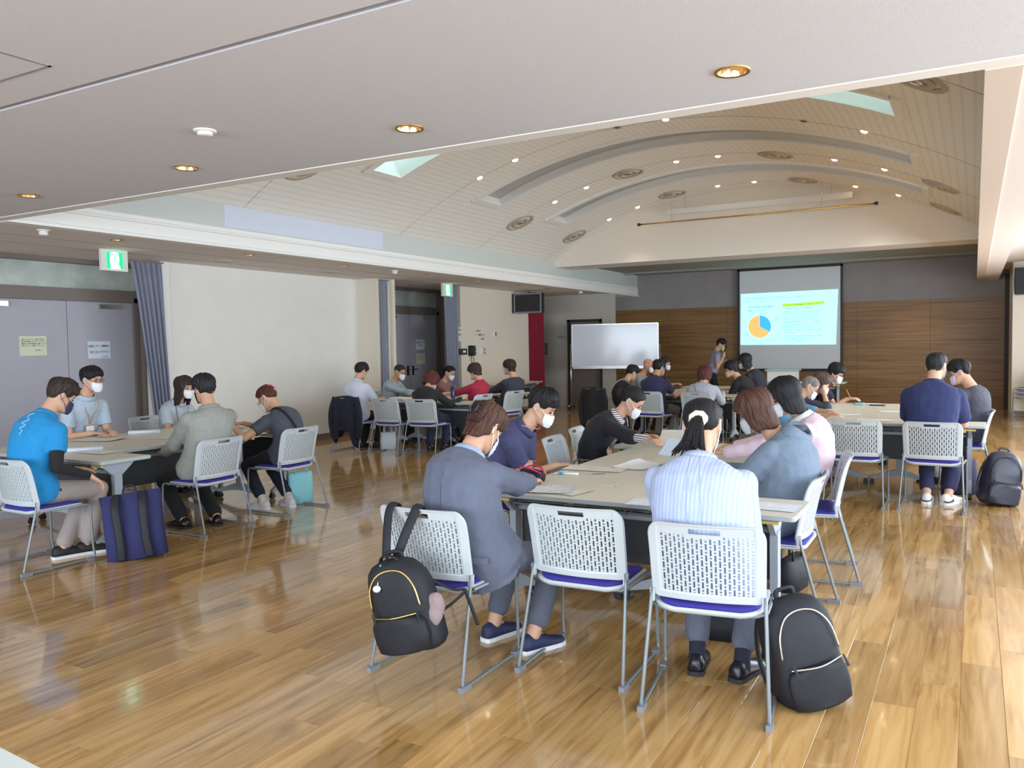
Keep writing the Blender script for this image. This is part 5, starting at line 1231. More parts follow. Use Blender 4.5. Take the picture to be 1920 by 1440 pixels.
for i, (a, b, c, l) in enumerate(((14.79, 14.84, M_greyp, 'narrow grey switch just right of the wall phone'), (14.95, 15.08, M_white, 'wide pale switch plate, second right of the wall phone'), (15.15, 15.21, M_greyp, 'narrow dark switch, farthest right of the wall phone'))):
    wbox('wall_switch', a, b, 1.375, 1.50, .012, c, l, 'switch', parts=(('rocker', ((.012, -.012, -.03), (.018, .012, .03)), M_white),))
root = empty('wall_clock', (-9.2, 15.6, 1.80), 0, 'small round white gauge with a dark half on the cream wall', 'gauge')
MB().rings([[(x_, .075*k*math.cos(2*PI*i/28), .075*k*math.sin(2*PI*i/28)) for i in range(28)] for x_, k in ((0, 1), (.02, 1), (.028, .9))]).build('case', M_white, root, True)
MB().ell((.03, .02, 0), (.004, .022, .05)).build('dark_hand', M_black, root)
root = empty('panel_box', (-9.60, 18.85, 1.44), 0, 'dark grey flat box on the grey side wall by the crimson curtain', 'panel')
MB().bb((-.07, -.04, -.15), (.07, 0, .15)).build('case', M_doorframe, root); MB().bb((-.05, -.045, -.12), (.05, -.04, .12)).build('lid', M_greyp, root)
root = empty('room_sign', (-9.12, 18.85, 1.74), 0, 'small dark lettering on the grey wall left of the side door', 'sign')
text_obj('lettering', '控室入口', .075, frontM(-.13, -.004, -.03), M_txt, root)
# television hung from the soffit
root = empty('television', (-8.80, 16.45, 2.51), math.radians(4), 'dark boxy television hung on a bracket from the left soffit', 'television')
MB().bb((-.34, -.03, -.24), (.34, .14, .21)).build('cabinet', M_black, root)
MB().rings([[(a, -.032-k, b) for a, b in ((-.34+i_, -.24+i_), (.34-i_, -.24+i_), (.34-i_, .21-i_), (-.34+i_, .21-i_))] for k, i_ in ((0, 0), (.008, .004), (.008, .03), (0, .034))]).build('bezel', M_greyp, root)
MB().bb((-.305, -.036, -.205), (.305, -.033, .175)).build('screen', mat('tv_glass', (34, 34, 44), .12), root)
MB().tube([(0, .06, .21), (0, .06, .245)], .03, 10).bb((-.2, 0, .205), (.2, .12, .22)).build('ceiling_bracket', M_black, root)
MB().bb((-.40, .0, -.22), (-.35, .1, .2)).build('side_speaker', M_dark, root)
root = empty('loudspeaker', (.83, 18.3, 2.60), math.radians(-10), 'black loudspeaker box high on the right, cut by the frame edge', 'speaker')
MB().rings([[(a, b, z) for a, b in rrect(.34-.02*abs(z)/.26, .30, .02, 3)] for z in (-.25, 0, .25)]).build('cabinet', M_black, root); MB().bb((-.14, -.157, -.22), (.14, -.15, .22)).build('grille', M_blackm, root)
MB().tube([(0, .15, .0), (0, .38, .0)], .02, 8).build('bracket', M_dark, root)

# ------------------------------------------------------------------ projection screen and slide
root = empty('projection_screen', (-3.88, 20.45, .85), 0, 'pulled-down white projection screen with a black border on the wood wall', 'screen')
MB().bb((-1.16, -.004, .03), (1.16, .004, 2.42)).build('fabric', mat('screen_white', (206, 210, 212), .8), root)
MB().bb((-1.21, -.008, .0), (-1.16, .008, 2.46)).bb((1.16, -.008, 0), (1.21, .008, 2.46)).bb((-1.21, -.012, -.03), (1.21, .012, .03)).bb((-1.21, -.008, 2.41), (1.21, .008, 2.46)).build('black_border', M_black, root)
slide = empty('projected_slide', (-5.02, 20.443, 1.46), 0, 'bright cyan-white projected slide with an orange and blue pie chart', 'slide')
SM = lambda c, e: mat('slide_%d_%d_%d' % c, c, .9, emit=e)
S_bg, S_o, S_b, S_y, S_t = SM((178, 252, 255), .88), SM((236, 190, 112), .72), SM((70, 180, 250), .72), SM((176, 236, 60), .75), SM((40, 120, 122), .35)
MB().bb((0, 0, 0), (.01, .001, .01)); W_, H_ = 2.235, 1.25
flat([(.0, .005), (2.205, -.015), (2.25, 1.267), (.012, 1.25)], frontM(0, 0, 0), S_bg, 'light_patch', slide, .001)
cx, cy, r_ = .46, .44, .27
a0, a1 = math.radians(90), math.radians(-29)
flat([(cx, cy)]+[(cx+r_*math.cos(a0+(a1-a0)*i/20), cy+r_*math.sin(a0+(a1-a0)*i/20)) for i in range(21)], frontM(0, 0, 0), S_b, 'pie_slice_blue', slide, .004)
flat([(cx, cy)]+[(cx+r_*math.cos(a0+(2*PI+a1-a0)*i/40), cy+r_*math.sin(a0+(2*PI+a1-a0)*i/40)) for i in range(41)], frontM(0, 0, 0), S_o, 'pie_slice_orange', slide, .004)
sep = SM((210, 190, 230), .9)
for a_ in (a0, a1): MB().tube([(cx, -.006, cy), (cx+r_*math.cos(a_), -.006, cy+r_*math.sin(a_))], .006, 4, flat=.3).build('pie_divider', sep, slide)
flat([(1.0, .90), (1.95, .935), (1.95, 1.005), (1.0, .97)], frontM(0, 0, 0), S_y, 'highlight_bar', slide, .004)
S_t2 = SM((40, 100, 40), .3); S_t3 = SM((96, 196, 204), .7)
for tx, sz, px, py, mm in (('令和２年度の研修等をどのように受講されましたか（複数回答）について', .052, .13, 1.11, S_t3), ('確認したいこと：アンケートより', .05, .12, 1.04, S_t3), ('個別の配慮等が必要な職種で', .052, .18, .90, S_t), ('登録していますか？', .052, .18, .81, S_t), ('回答者（３件）', .036, .44, .745, S_t), ('33%', .055, .83, .60, S_t), ('67%', .055, .12, .24, S_t),
    ('・どんなところに苦慮していますか？（1件）', .046, 1.02, .925, S_t2), ('・訪問時の説明等について情報提供', .044, 1.03, .845, S_t), ('・業務ではないですが、一人ひとりに合わせた対応をと', .037, 1.02, .765, S_t), ('いうのですが、いろいろなケースに応じていくのが', .037, 1.02, .705, S_t), ('むずかしい。また、そういった中で相談のあったとき', .037, 1.02, .645, S_t), ('まずどうしたらよいかわからず困ってしまった方や', .037, 1.02, .585, S_t),
    ('家族も相談対応等で準備ができていない。家人も困惑', .037, 1.02, .525, S_t), ('状況でも一緒に確認できたらよいと、そんなとき事前', .037, 1.02, .465, S_t), ('に情報があれば、ふまえて進められるとよい。', .037, 1.02, .405, S_t), ('研修を通じて、より相談につながる対策を考えていただき', .037, 1.02, .325, S_t), ('たいと思います。', .037, 1.02, .265, S_t),
    ('いろいろな対応方法があるので、時間がかかっても慎重', .037, 1.02, .19, S_t), ('に、みんなで検討できる場があるとよい。そのことが', .037, 1.02, .13, S_t), ('よいつながりに、課題を共有したい。', .037, 1.02, .07, S_t), ('「一人が気になったことを、みんなで話し合う」', .042, .12, .09, S_t3)):
    text_obj('slide_text', tx, sz*.92, frontM(px, -.006, py), mm, slide)
l = bpy.data.lights.new('slide_glow', 'AREA'); l.shape = 'RECTANGLE'; l.size = 2.2; l.size_y = 1.2; l.energy = 5; l.color = (.7, 1, 1)
o = bpy.data.objects.new('slide_glow', l); COL.objects.link(o); o.location = (-3.9, 20.38, 2.1); o.rotation_euler = (math.radians(-90), 0, 0)
# ------------------------------------------------------------------ whiteboard
root = empty('whiteboard', (-7.40, 18.12, 0), math.radians(10), 'wheeled whiteboard on a silver stand in front of the side door', 'whiteboard')
MB().bb((-1.02, -.01, 1.02), (1.02, .01, 2.0)).build('board', mat('whiteboard_enamel', (214, 220, 230), .10), root)
mb = MB()
for a, b in (((-1.04, 1.0), (1.04, 1.02)), ((-1.04, 2.0), (1.04, 2.02)), ((-1.04, 1.0), (-1.02, 2.02)), ((1.02, 1.0), (1.04, 2.02))): mb.bb((a[0], -.018, a[1]), (b[0], .018, b[1]))
mb.build('frame', M_silver, root); MB().bb((-1.0, -.08, .965), (1.0, -.01, .98)).bb((-1.0, -.085, .965), (1.0, -.08, .995)).build('pen_tray', M_silver, root)
for s in (-1, 1):
    lg = MB().tube([(s*1.07, 0, .09), (s*1.07, 0, 1.55)], .014, 8).tube([(s*1.07, -.28, .07), (s*1.07, 0, .10), (s*1.07, .28, .07)], .016, 8).tube([(s*1.07, 0, 1.5), (s*1.03, 0, 1.5)], .012, 6).build('leg', M_silver, root, True)
    for t in (-.27, .27): MB().tube([(s*1.07-.012, t, .03), (s*1.07+.012, t, .03)], .03, 12).build('caster', M_black, lg)
MB().tube([(-1.07, 0, .25), (1.07, 0, .25)], .012, 8).build('crossbar', M_silver, root, True)
MB().bb((-.25, -.07, .98), (.02, -.04, .998)).build('board_eraser', mat('eraser_rust', (120, 70, 60), .8), root); MB().tube([(.5, -.05, .99), (.64, -.05, .99)], .009, 6).tube([(.68, -.055, .99), (.82, -.055, .99)], .009, 6).build('marker', mat('marker_blue', (50, 90, 170), .5), root)

# ------------------------------------------------------------------ bags
M_nylon = mat('nylon_black', (24, 26, 34), .65, bump=.5, bscale=9, var=.1, vscale=6); M_nav = mat('canvas_navy', (44, 46, 92), .85, bump=.4, bscale=8); M_nylon2 = mat('nylon_ink', (40, 42, 58), .4, bump=.6, bscale=7)
def bag_body(w_, d_, h_, prof, n=20, sag=.0, seed=0):
    R = []
    for t, k, kd in prof:
        R.append([(x*1.0+sag*t*.0, y, h_*t) for x, y in [(w_/2*k*math.copysign(abs(math.cos(a))**.6, math.cos(a)), d_/2*kd*math.copysign(abs(math.sin(a))**.6, math.sin(a))) for a in [2*PI*i/n for i in range(n)]]])
    R = [[(x+.012*noise.noise(V((x*9+seed, y*9, z*9))), y+.014*noise.noise(V((x*9, y*9+seed, z*8))), z) for x, y, z in r] for r in R]
    return MB().rings(R)
BP = [(0, .72, .6), (.015, .86, .82), (.08, .97, 1.0), (.2, 1.0, 1.05), (.32, 1.0, 1.08), (.42, .98, 1.0), (.55, .97, .95), (.68, .95, .88), (.8, .90, .76), (.88, .82, .62), (.95, .66, .44), (.985, .45, .28), (1.0, .2, .12)]
def backpack(name, loc, rot, w_, d_, h_, m, label, zipm=None, straps=True, seed=0, front_pocket=True):
    root = empty(name, loc, 0, label, 'backpack'); root.rotation_euler = rot
    bag_body(w_, d_, h_, BP, seed=seed).build('bag_body', m, root, True)
    F_ = -1
    if front_pocket:
        R = []
        for t, k in ((.04, .6), (.06, .8), (.2, .86), (.34, .84), (.40, .74), (.42, .5)):
            R.append([(w_/2*k*math.cos(a), -d_/2*.80-.035*math.sin(a)*(1 if math.sin(a) > 0 else -.2) - .02, h_*t) for a in [PI+PI*i/12*-1 for i in range(13)]]+[(-w_/2*k*math.cos(a)*-1, -d_/2*.6, h_*t) for a in [0]])
        MB().rings(R).build('front_pocket', m, root, True)
    zp = zipm or M_gold
    MB().tube(bez([(-w_*.40, -d_*.40, h_*.52), (-w_*.36, -d_*.40, h_*.72), (-w_*.22, -d_*.34, h_*.86), (0, -d_*.30, h_*.90), (w_*.22, -d_*.34, h_*.86), (w_*.36, -d_*.40, h_*.72), (w_*.40, -d_*.44, h_*.50)], 40), .0045, 6).build('main_zip', zp, root, True)
    MB().tube(bez([(-w_*.36, -d_*.55, h_*.44), (0, -d_*.68, h_*.43), (w_*.36, -d_*.55, h_*.44)], 16), .004, 6).build('pocket_zip', zp, root, True)
    for x_, z_ in ((-w_*.34, .50), (w_*.37, .46)): MB().tube([(x_, -d_*.60, h_*z_), (x_+.008, -d_*.64, h_*z_-.05)], [.004, .007], 6, flat=.5).build('zip_pull', M_nylon, root)
    MB().tube(bez([(-.04, .02, h_*.97), (-.035, .02, h_*1.05), (.035, .02, h_*1.05), (.04, .02, h_*.97)], 14), .010, 6, flat=.5).build('grab_handle', m, root, True)
    if straps:
        for s in (-1, 1): MB().tube(bez([(s*.05, d_*.36, h_*.93), (s*.10, d_*.62, h_*.75), (s*.13, d_*.70, h_*.40), (s*.14, d_*.45, h_*.08)], 20), .022, 8, flat=.28).build('shoulder_strap', m, root, True)
    return root
# backpack hanging on the front-left chair
bp = backpack('backpack', (-2.19, 2.975, .205), (math.radians(4), math.radians(-14), math.radians(4)), .33, .17, .42, M_nylon, 'black backpack with gold zips hanging from the front-left chair', straps=False, seed=2)
def wl(p, root=bp):
    bpy.context.view_layer.update(); return root.matrix_world.inverted() @ V(p)
bpy.context.view_layer.update(); inv = bp.matrix_world.inverted()
for x0, x1 in ((-2.40, -2.36), (-2.255, -2.30)):
    xt = x0
    pts = [inv @ V(p) for p in ((x1, 2.985, .60), ((x1+xt)/2, 3.02, .70), (xt-.005, 3.07, .79), (xt, 3.095, .822), (xt, 3.13, .818), (xt+.005, 3.145, .77))]
    MB().tube(bez(pts, 20), .024, 8, flat=.22, upv=(0, 1, 0)).build('shoulder_strap', M_nylon, bp, True)
MB().tube(bez([inv @ V(p) for p in ((-2.37, 2.95, .575), (-2.33, 2.93, .62), (-2.25, 2.93, .615), (-2.16, 2.99, .54), (-2.05, 3.06, .47), (-2.00, 3.09, .465), (-2.03, 3.05, .42), (-2.10, 2.99, .36))], 40), .011, 6, flat=.5).build('crossbody_strap', M_nylon, bp, True)
MB().tube(bez([inv @ V(p) for p in ((-2.00, 3.09, .47), (-1.97, 3.09, .40), (-1.94, 3.10, .31))], 12), .010, 6, flat=.4).build('hanging_strap_end', M_nylon, bp, True)
MB().tube([inv @ V((-2.33, 2.905, .585)), inv @ V((-2.325, 2.875, .50))], .003, 6).ell(inv @ V((-2.325, 2.868, .485)), (.02, .015, .016)).build('white_key_charm', M_paper, bp, True)
cl = MB().ell((0, 0, 0), (.055, .035, .085), n=14, k=10); cl.v = [(x+.012*noise.noise(V((x*30, y*30, z*30))), y+.012*noise.noise(V((z*25, x*25, y*9))), z) for x, y, z in cl.v]
o = cl.build('folded_cloth', cloth('cloth_mauve', (150, 132, 132)), None, True); o.location = (-2.08, 2.955, .40); o.rotation_euler = (0, .25, 0); tag(o, 'crumpled mauve cloth stuffed in the side of the hanging black backpack', 'cloth')
backpack('backpack', (-.60, 3.70, 0), (math.radians(-4), math.radians(-13), math.radians(38)), .32, .24, .47, M_nylon, 'large black backpack standing on the floor right of the front chair', zipm=M_silver, seed=5)
tb = empty('tote_backpack', (-5.45, 4.02, 0), math.radians(50), 'navy canvas backpack with black straps leaning on the left table leg', 'backpack'); tb.rotation_euler = (math.radians(-6), math.radians(-7), math.radians(44)); tb.location = (-5.50, 3.98, 0)
bag_body(.42, .18, .50, [(0, .9, .7), (.02, 1, .95), (.4, 1.0, 1.0), (.8, 1.02, .7), (1.0, 1.05, .25)], seed=8).build('bag_body', M_nav, tb, True)
for s in (-1, 1): MB().tube(bez([(s*.09, -.03, .50), (s*.095, -.11, .40), (s*.09, -.125, .15), (s*.10, -.11, .01)], 16), .030, 8, flat=.2, upv=(0, 1, 0)).build('strap', M_nylon, tb, True)
MB().tube(bez([(-.05, 0, .49), (-.03, 0, .55), (.03, 0, .55), (.05, 0, .49)], 12), .008, 6).build('grab_handle', M_nylon, tb, True)
backpack('backpack', (.20, 8.85, 0), (math.radians(-3), math.radians(8), math.radians(20)), .33, .24, .50, M_nylon2, 'shiny dark grey backpack on the floor at the right end of the right table', zipm=M_blackm, seed=11)
backpack('backpack', (-4.85, 12.1, 0), (0, 0, .3), .30, .18, .50, M_nylon, 'black backpack on the floor left of the far table chairs', zipm=M_silver, seed=13)
def soft_box(name, loc, rz, w_, d_, h_, m, label, cat, handles=True, seed=0, hh=.12):
    root = empty(name, loc, rz, label, cat)
    bag_body(w_, d_, h_, [(0, .9, .8), (.03, 1, 1), (.5, 1.02, .95), (.9, .98, .7), (1, .95, .4)], seed=seed).build('bag_body', m, root, True)
    if handles:
        for s in (-1, 1): MB().tube(bez([(-w_*.25, s*d_*.25, h_*.95), (-w_*.18, s*d_*.2, h_+hh), (w_*.18, s*d_*.2, h_+hh), (w_*.25, s*d_*.25, h_*.95)], 14), .007, 6).build('handle', m, root, True)
    return root
soft_box('handbag', (-1.12, 4.30, 0), .2, .34, .18, .17, M_nylon, 'black bag lying under the near table beyond the black loafers', 'bag', False, 3)
soft_box('tote_bag', (-5.93, 6.15, 0), 1.2, .26, .10, .32, mat('tote_aqua', (140, 206, 218), .7, bump=.3, bscale=10), 'pale aqua tote bag on the floor under a chair at the left table', 'bag', True, 5)
soft_box('tote_bag', (-7.78, 9.95, 0), .9, .24, .12, .27, mat('tote_white', (206, 214, 224), .6, bump=.3, bscale=10), 'white and blue tote bag leaning by the feet of the person in the white shirt', 'bag', True, 6)
soft_box('handbag', (-2.75, 6.02, .465), 1.3, .26, .15, .12, mat('bag_khaki', (128, 112, 88), .85, bump=.6, bscale=10, var=.2), 'khaki-brown bag lying on the empty chair left of the near table', 'bag', True, 7, .04)
soft_box('handbag', (-.12, 9.35, 0), .3, .32, .2, .34, mat('bag_dusk', (52, 56, 84), .8, bump=.4), 'dusky blue bag under the right table behind the white shoes', 'bag', True, 9)
soft_box('shoulder_bag', (-1.0, 5.35, 0), 1.4, .30, .16, .20, M_nylon, 'black shoulder bag on the floor between the two right-hand chairs', 'bag', True, 10, .2)
# coats over chair backs
def coat(name, loc, rz, label, m, w_=.52, z1=.835, seed=0):
    root = empty(name, loc, rz, label, 'coat'); R = []
    for t in [i/14 for i in range(15)]:
        ring = []
        for i in range(28):
            a = 2*PI*i/28; s = math.cos(a); f_ = math.sin(a)
            bot = .24+.05*math.sin(5*s+seed)+(-.12 if abs(s) > .62 else .03)
            if f_ > 0: bot = .52
            z = z1-(z1-bot)*t
            wv = (w_/2)*(.86+.22*t-.10*t*t); dp = (.022+.03*min(1, t*4))
            ring.append((wv*s+.02*noise.noise(V((s*3, t*4, seed))), -.20-.02*(1-t)+dp*f_*(1+.5*math.sin(5*s+seed))+.02*noise.noise(V((s*6, t*2, seed+3)))-.03*t, z+.012*math.cos(PI*s)*(1-t)))
        R.append(ring)
    MB().rings(R, cap=True).build('coat_body', m, root, True)
    for s in (-1, 1):
        MB().tube(bez([(s*.20, -.22, z1-.02), (s*.265, -.235, .62), (s*.27, -.24, .42), (s*.235, -.235, .22)], 16), [.05]*3+[.055]*8+[.05]*6 if False else .05, 10, flat=.7).build('sleeve', m, root, True)
    return root
coat('coat', (-8.19, 9.7, 0), 0, 'dark navy jacket hung over the back of the leftmost far chair', cloth('coat_navy', (28, 30, 50)))
coat('coat', (-5.42, 12.72, 0), math.radians(-18), 'black coat hung over the chair at the left of the far table', blk, seed=2)

# ------------------------------------------------------------------ paper and things on the tables
def print_mat(name, base, ink, f=95.0):
    ink = tuple((a+b)//2 for a, b in zip(base, ink))
    m = mat(name, base, .8); nt, b = nodes_of(m); tc = nt.nodes.new('ShaderNodeTexCoord'); sx = nt.nodes.new('ShaderNodeSeparateXYZ'); nt.links.new(tc.outputs['Object'], sx.inputs[0])
    mu = add_node(nt, 'ShaderNodeMath', operation='MULTIPLY'); mu.inputs[1].default_value = f; fr = add_node(nt, 'ShaderNodeMath', operation='FRACT'); gt = add_node(nt, 'ShaderNodeMath', operation='GREATER_THAN'); gt.inputs[1].default_value = .55
    n = add_node(nt, 'ShaderNodeTexNoise'); n.inputs['Scale'].default_value = 90; g2 = add_node(nt, 'ShaderNodeMath', operation='GREATER_THAN'); g2.inputs[1].default_value = .5; nt.links.new(tc.outputs['Object'], n.inputs['Vector']); nt.links.new(n.outputs['Fac'], g2.inputs[0])
    n2 = add_node(nt, 'ShaderNodeTexNoise'); n2.inputs['Scale'].default_value = 9; g3 = add_node(nt, 'ShaderNodeMath', operation='GREATER_THAN'); g3.inputs[1].default_value = .46; nt.links.new(tc.outputs['Object'], n2.inputs['Vector']); nt.links.new(n2.outputs['Fac'], g3.inputs[0])
    m1 = add_node(nt, 'ShaderNodeMath', operation='MULTIPLY'); m2 = add_node(nt, 'ShaderNodeMath', operation='MULTIPLY'); mx = add_node(nt, 'ShaderNodeMix', data_type='RGBA'); mx.inputs[6].default_value = srgb(base); mx.inputs[7].default_value = srgb(ink)
    nt.links.new(sx.outputs[1], mu.inputs[0]); nt.links.new(mu.outputs[0], fr.inputs[0]); nt.links.new(fr.outputs[0], gt.inputs[0]); nt.links.new(gt.outputs[0], m1.inputs[0]); nt.links.new(g2.outputs[0], m1.inputs[1])
    nt.links.new(m1.outputs[0], m2.inputs[0]); nt.links.new(g3.outputs[0], m2.inputs[1]); nt.links.new(m2.outputs[0], mx.inputs[0]); nt.links.new(mx.outputs[2], b.inputs['Base Color']); return m
P_cool = print_mat('print_cool', (226, 232, 242), (150, 156, 170)); P_warm = print_mat('print_warm', (232, 230, 220), (160, 150, 140))
zt = .7212; npap = [0]
def paper(x, y, deg, w_, h_, label, m=None, curl=0.0, z=None, tiltx=0, name='paper_sheet', cat='paper', group='papers on the tables', dot=False):
    npap[0] += 1; z = z if z is not None else zt+.0009*(npap[0] % 5)
    root = empty(name, (x, y, z), math.radians(deg), label, cat, group)
    R = []; n = 10
    for k in (0.0006, 0):
        for i in range(n+1):
            u = i/n-.5; R.append([(u*w_, v*h_, k+curl*(2*abs(u))**3*(1 if v > 0 else .4)) for v in (-.5, -.2, .2, .5)])
    vs = [p for r in R for p in r]; fs = []
    for s in (0, 1):
        o = s*(n+1)*4
        for i in range(n):
            for j in range(3): q = (o+i*4+j, o+(i+1)*4+j, o+(i+1)*4+j+1, o+i*4+j+1); fs.append(q if not s else q[::-1])
    MB().add(vs, fs).build('sheet', m or P_cool, root, True)
    if dot: MB().lathe((w_*.3, h_*.28, .0), [(.001, .0012), (.028, .0012), (.028, .0006)], 20).build('orange_print', mat('print_orange', (196, 132, 84), .7), root)
    root.rotation_euler = (math.radians(tiltx), 0, math.radians(deg)); return root
paper(-2.15, 4.22, 12, .30, .21, 'top loose sheet under the writing hand of the person in grey', curl=.012, z=.7265)
paper(-2.06, 4.25, -14, .30, .21, 'sheet fanned out beneath the writing person in the suit', m=P_warm, curl=.004)
paper(-2.22, 5.08, 4, .42, .21, 'printed spread with a small orange oval, lying at the left of the near table', m=P_warm, dot=True, curl=.004)
paper(-1.98, 5.32, -12, .26, .36, 'blank-backed curled sheet beside the printed spread', m=M_paper, curl=.02)
paper(-2.30, 4.86, 0, .10, .05, 'small folded note near the white pen', m=M_paper, curl=.006); paper(-2.12, 4.90, 20, .08, .03, 'grey-striped strip of paper near the table seam', m=mat('strip_grey', (160, 158, 140), .7), curl=.002)
paper(-.90, 4.27, -3, .28, .20, 'sheet at the right end of the near table, by the chair')
paper(-1.47, 4.11, 4, .26, .18, 'sheet peeking out left of the woman in pinstripes', m=P_cool)
paper(-1.28, 5.15, 10, .30, .22, 'open leaflet in front of the person in the grey hoodie', m=P_warm, curl=.03, dot=True)
paper(-1.50, 5.5, -20, .28, .22, 'pale sheet between the ponytail and the hoodie', m=P_cool, curl=.03)
paper(-2.02, 6.45, 12, .42, .30, 'printed sheet with an orange oval tilted up before the person in the cardigan', m=P_warm, z=.80, tiltx=16, dot=True)
cd = paper(-1.97, 5.90, -20, .13, .17, 'small pale blue card held out by the person in the cardigan', m=mat('card_blue', (214, 230, 246), .7), z=.785, tiltx=40, name='held_card', cat='card', group='')
pen = empty('marker_pen', (-2.29, 4.79, .728), math.radians(15), 'white marker pen with a bright blue band on the near table', 'pen')
MB().tube([(-.075, 0, 0), (.07, 0, 0)], [.0075, .0075], 10).build('barrel', M_paper, pen, True); MB().tube([(-.055, 0, 0), (-.025, 0, 0)], .0082, 10).build('band', mat('cyan', (40, 180, 220), .5), pen, True); MB().tube([(-.095, 0, 0), (-.075, 0, 0)], [.003, .007], 10).build('tip', M_paper, pen, True)
pc = empty('pencil_case', (-2.40, 4.50, .722), math.radians(-25), 'open black pencil case with a hot pink zip edge on the near table', 'pencil case')
bag_body(.22, .09, .065, [(0, .8, .7), (.1, .95, .95), (.6, 1, 1), (1, .9, .7)], seed=1).build('pouch', M_nylon, pc, True)
M_pink = mat('zip_pink', (226, 30, 110), .5)
for t in (-1, 1): MB().tube(bez([(-.10, t*.025, .066), (-.04, t*.045, .085), (.05, t*.04, .078), (.11, t*.01, .055)], 16), .005, 6).build('pink_zip', M_pink, pc, True)
# left table
paper(-6.40, 4.30, 8, .30, .21, 'flat sheet at the right corner of the left table', m=M_paper); 
def roll(x, y, deg, label, L=.42, r=.022):
    root = empty('curled_booklet', (x, y, .742), math.radians(deg), label, 'booklet', 'booklets on the left table')
    R = []
    for rr in (r, r*.8): R.append([(p, rr*1.5*math.cos(a), rr*.9*math.sin(a)) for p in (0,) for a in [2*PI*i/18 for i in range(18)]])
    MB().rings([[(-L/2, r*1.5*math.cos(a), r*.9*math.sin(a)) for a in [2*PI*i/18 for i in range(18)]], [(L/2, r*1.4*math.cos(a), r*.85*math.sin(a)) for a in [2*PI*i/18 for i in range(18)]]]).build('pages', P_cool, root, True)
    MB().bb((-L/2, -.01, -.02), (L/2, .17, -.016)).build('flat_page', P_cool, root); return root
roll(-6.62, 4.22, 60, 'thick white booklet curled open in front of the man in bright blue')
roll(-7.38, 5.45, 55, 'pinkish curled booklet beside the man in glasses', .30, .02)
paper(-7.30, 4.90, 20, .42, .28, 'open document in front of the man in glasses', m=P_warm, curl=.01); paper(-6.95, 6.25, 0, .34, .24, 'papers held by the person with the pink scrunchie', m=P_warm, curl=.02, z=.75)
paper(-6.75, 5.3, 30, .3, .21, 'loose sheet in the middle of the left table', m=P_warm); paper(-6.5, 5.6, 12, .3, .21, 'loose sheet beside the man in grey-green', m=P_warm)
# far left table
def stack(x, y, n, label, seed):
    rn = random.Random(seed); root = empty('paper_stack', (x, y, .7215), rn.uniform(0, 3), label, 'papers', 'paper piles on the far left table')
    for i in range(n):
        MB().box((rn.uniform(-.02, .02), rn.uniform(-.02, .02), .012+i*.022), (.30-.02*rn.random(), .21, .02), rz=rn.uniform(-.4, .4)).build('bundle', (P_warm, M_paper, P_cool)[i % 3], root)
stack(-7.35, 11.15, 4, 'untidy pile of open books and papers before the person in crimson', 1); stack(-7.9, 10.45, 2, 'white bundle of papers beside the person in the white shirt', 2)
paper(-6.75, 10.40, 10, .30, .21, 'loose sheet at the right end of the far left table', m=M_paper); paper(-7.4, 10.7, 40, .3, .21, 'sheet by the steel flask on the far left table', m=P_warm)
def slab(name, x, y, deg, w_, h_, t, m, label, cat, sm=None):
    root = empty(name, (x, y, .7215), math.radians(deg), label, cat); MB().rings([[(a, b, z) for a, b in rrect(w_, h_, .01, 3)] for z in (0, t)]).build('case', m, root)
    MB().rings([[(a, b, z) for a, b in rrect(w_-.01, h_-.01, .008, 3)] for z in (t, t+.0006)]).build('display', sm or mat('phone_glass', (60, 66, 90), .1), root); return root
slab('smartphone', -6.85, 10.62, 20, .15, .075, .009, M_black, 'black phone lying on the far left table near the front edge', 'phone')
slab('smartphone', -1.06, 11.30, -4, .18, .09, .010, M_black, 'black phone lying beneath the hand of the person writing', 'phone')
bt = empty('flask', (-6.98, 10.55, .7215), 0, 'slim dark blue flask standing on the far left table', 'bottle')
MB().lathe((0, 0, 0), [(.030, 0), (.033, .01), (.033, .18), (.028, .19)], 18).build('body', mat('flask_blue', (48, 66, 104), .3, metal=.4), bt, True); MB().lathe((0, 0, .19), [(.027, 0), (.027, .035), (.02, .04)], 18).build('cap', mat('flask_cap', (40, 50, 76), .4), bt, True)
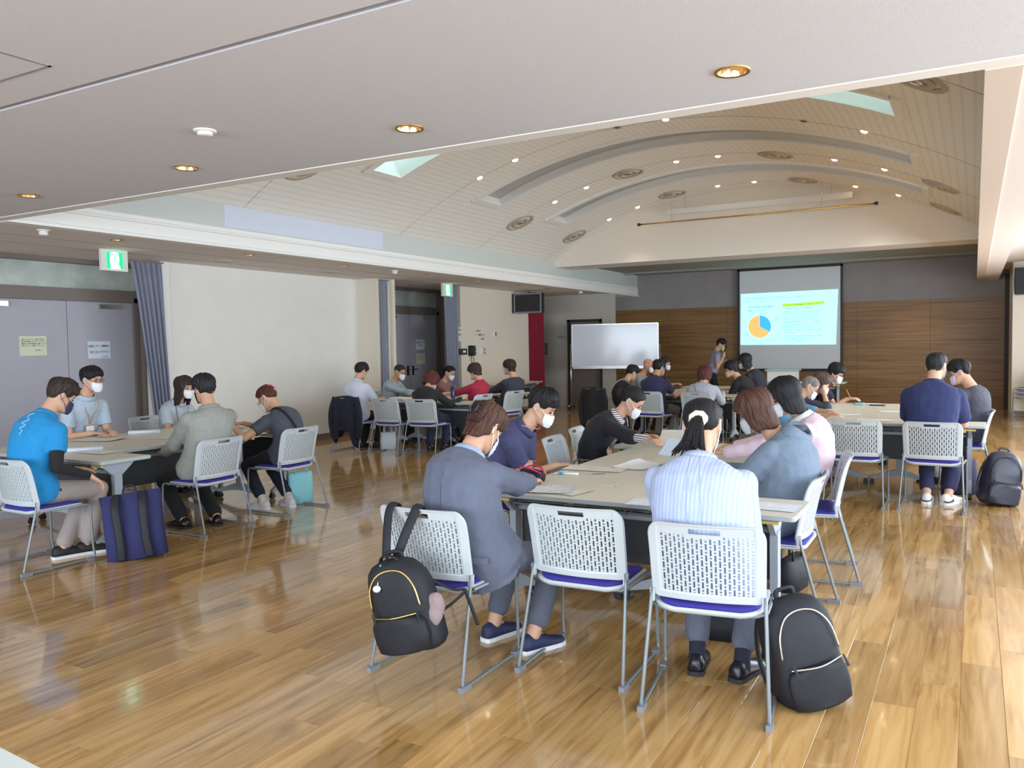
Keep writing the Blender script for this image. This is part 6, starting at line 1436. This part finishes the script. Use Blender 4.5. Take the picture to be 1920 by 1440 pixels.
# right table
paper(-1.25, 9.85, 6, .30, .21, 'white sheet near the left side of the right table', m=M_paper, curl=.006); paper(-.78, 10.4, 20, .36, .24, 'large grey-white sheet in the middle of the right table', m=P_cool)
paper(-.9, 9.25, 3, .34, .24, 'sheet on the near side of the right table', m=P_warm); paper(-1.2, 11.55, -5, .3, .21, 'page the person in black is writing on', m=P_cool)
tp = soft_box('tissue_pack', (-1.28, 11.35, .7215), .1, .12, .07, .03, mat('pack_teal', (120, 178, 180), .6), 'small teal tissue pack beside the phone on the right table', 'tissue pack', False)
pn = empty('pencil', (-1.42, 11.52, .83), 0, 'pencil held upright in the writing hand at the right table', 'pencil'); pn.rotation_euler = (.3, -.4, 0); MB().tube([(0, 0, -.06), (0, 0, .09)], [.004, .004], 6).build('shaft', mat('pencil_wood', (196, 150, 110), .6), pn); MB().tube([(0, 0, -.075), (0, 0, -.06)], [.001, .004], 6).build('point', M_dark, pn)
# far centre
paper(-3.85, 13.0, 0, .30, .21, 'sheet between the two chairs at the far table', m=P_warm); paper(-4.2, 13.4, 10, .3, .21, 'sheet beside the broad man at the far table', m=P_warm)
paper(-3.5, 13.5, -10, .3, .21, 'sheet before the curly-haired person', m=P_warm)
# stacked chairs beyond the far right corner
for k in range(3):
    o = copy_tree(CH, None, ['bottom chair of the stack by the far right wall', 'middle chair of the stack by the far right wall', 'top chair of the stack by the far right wall'][k])
    o.location = (1.0, 18.15+.03*k, .075*k); o.rotation_euler = (0, 0, math.radians(60))

# plain names for the pieces of the setting
for a_, b_ in (('ceiling_vault', 'ceiling'), ('ceiling_stage', 'ceiling'), ('wall_gable', 'wall_front'), ('wall_well_left', 'wall_left'), ('wall_well_right', 'wall_right'), ('wall_well_near', 'wall_back'), ('wall_left_step', 'wall_left'),
               ('wall_left_far', 'wall_left'), ('wall_left_recess', 'wall_left'), ('wall_recess_header', 'wall_left'), ('wall_recess_return', 'wall_left'), ('baseboard_left_far', 'baseboard_left')):
    k_ = 1
    while '%s.%03d' % (b_, k_) in bpy.data.objects: k_ += 1
    bpy.data.objects[a_].name = '%s.%03d' % (b_, k_)
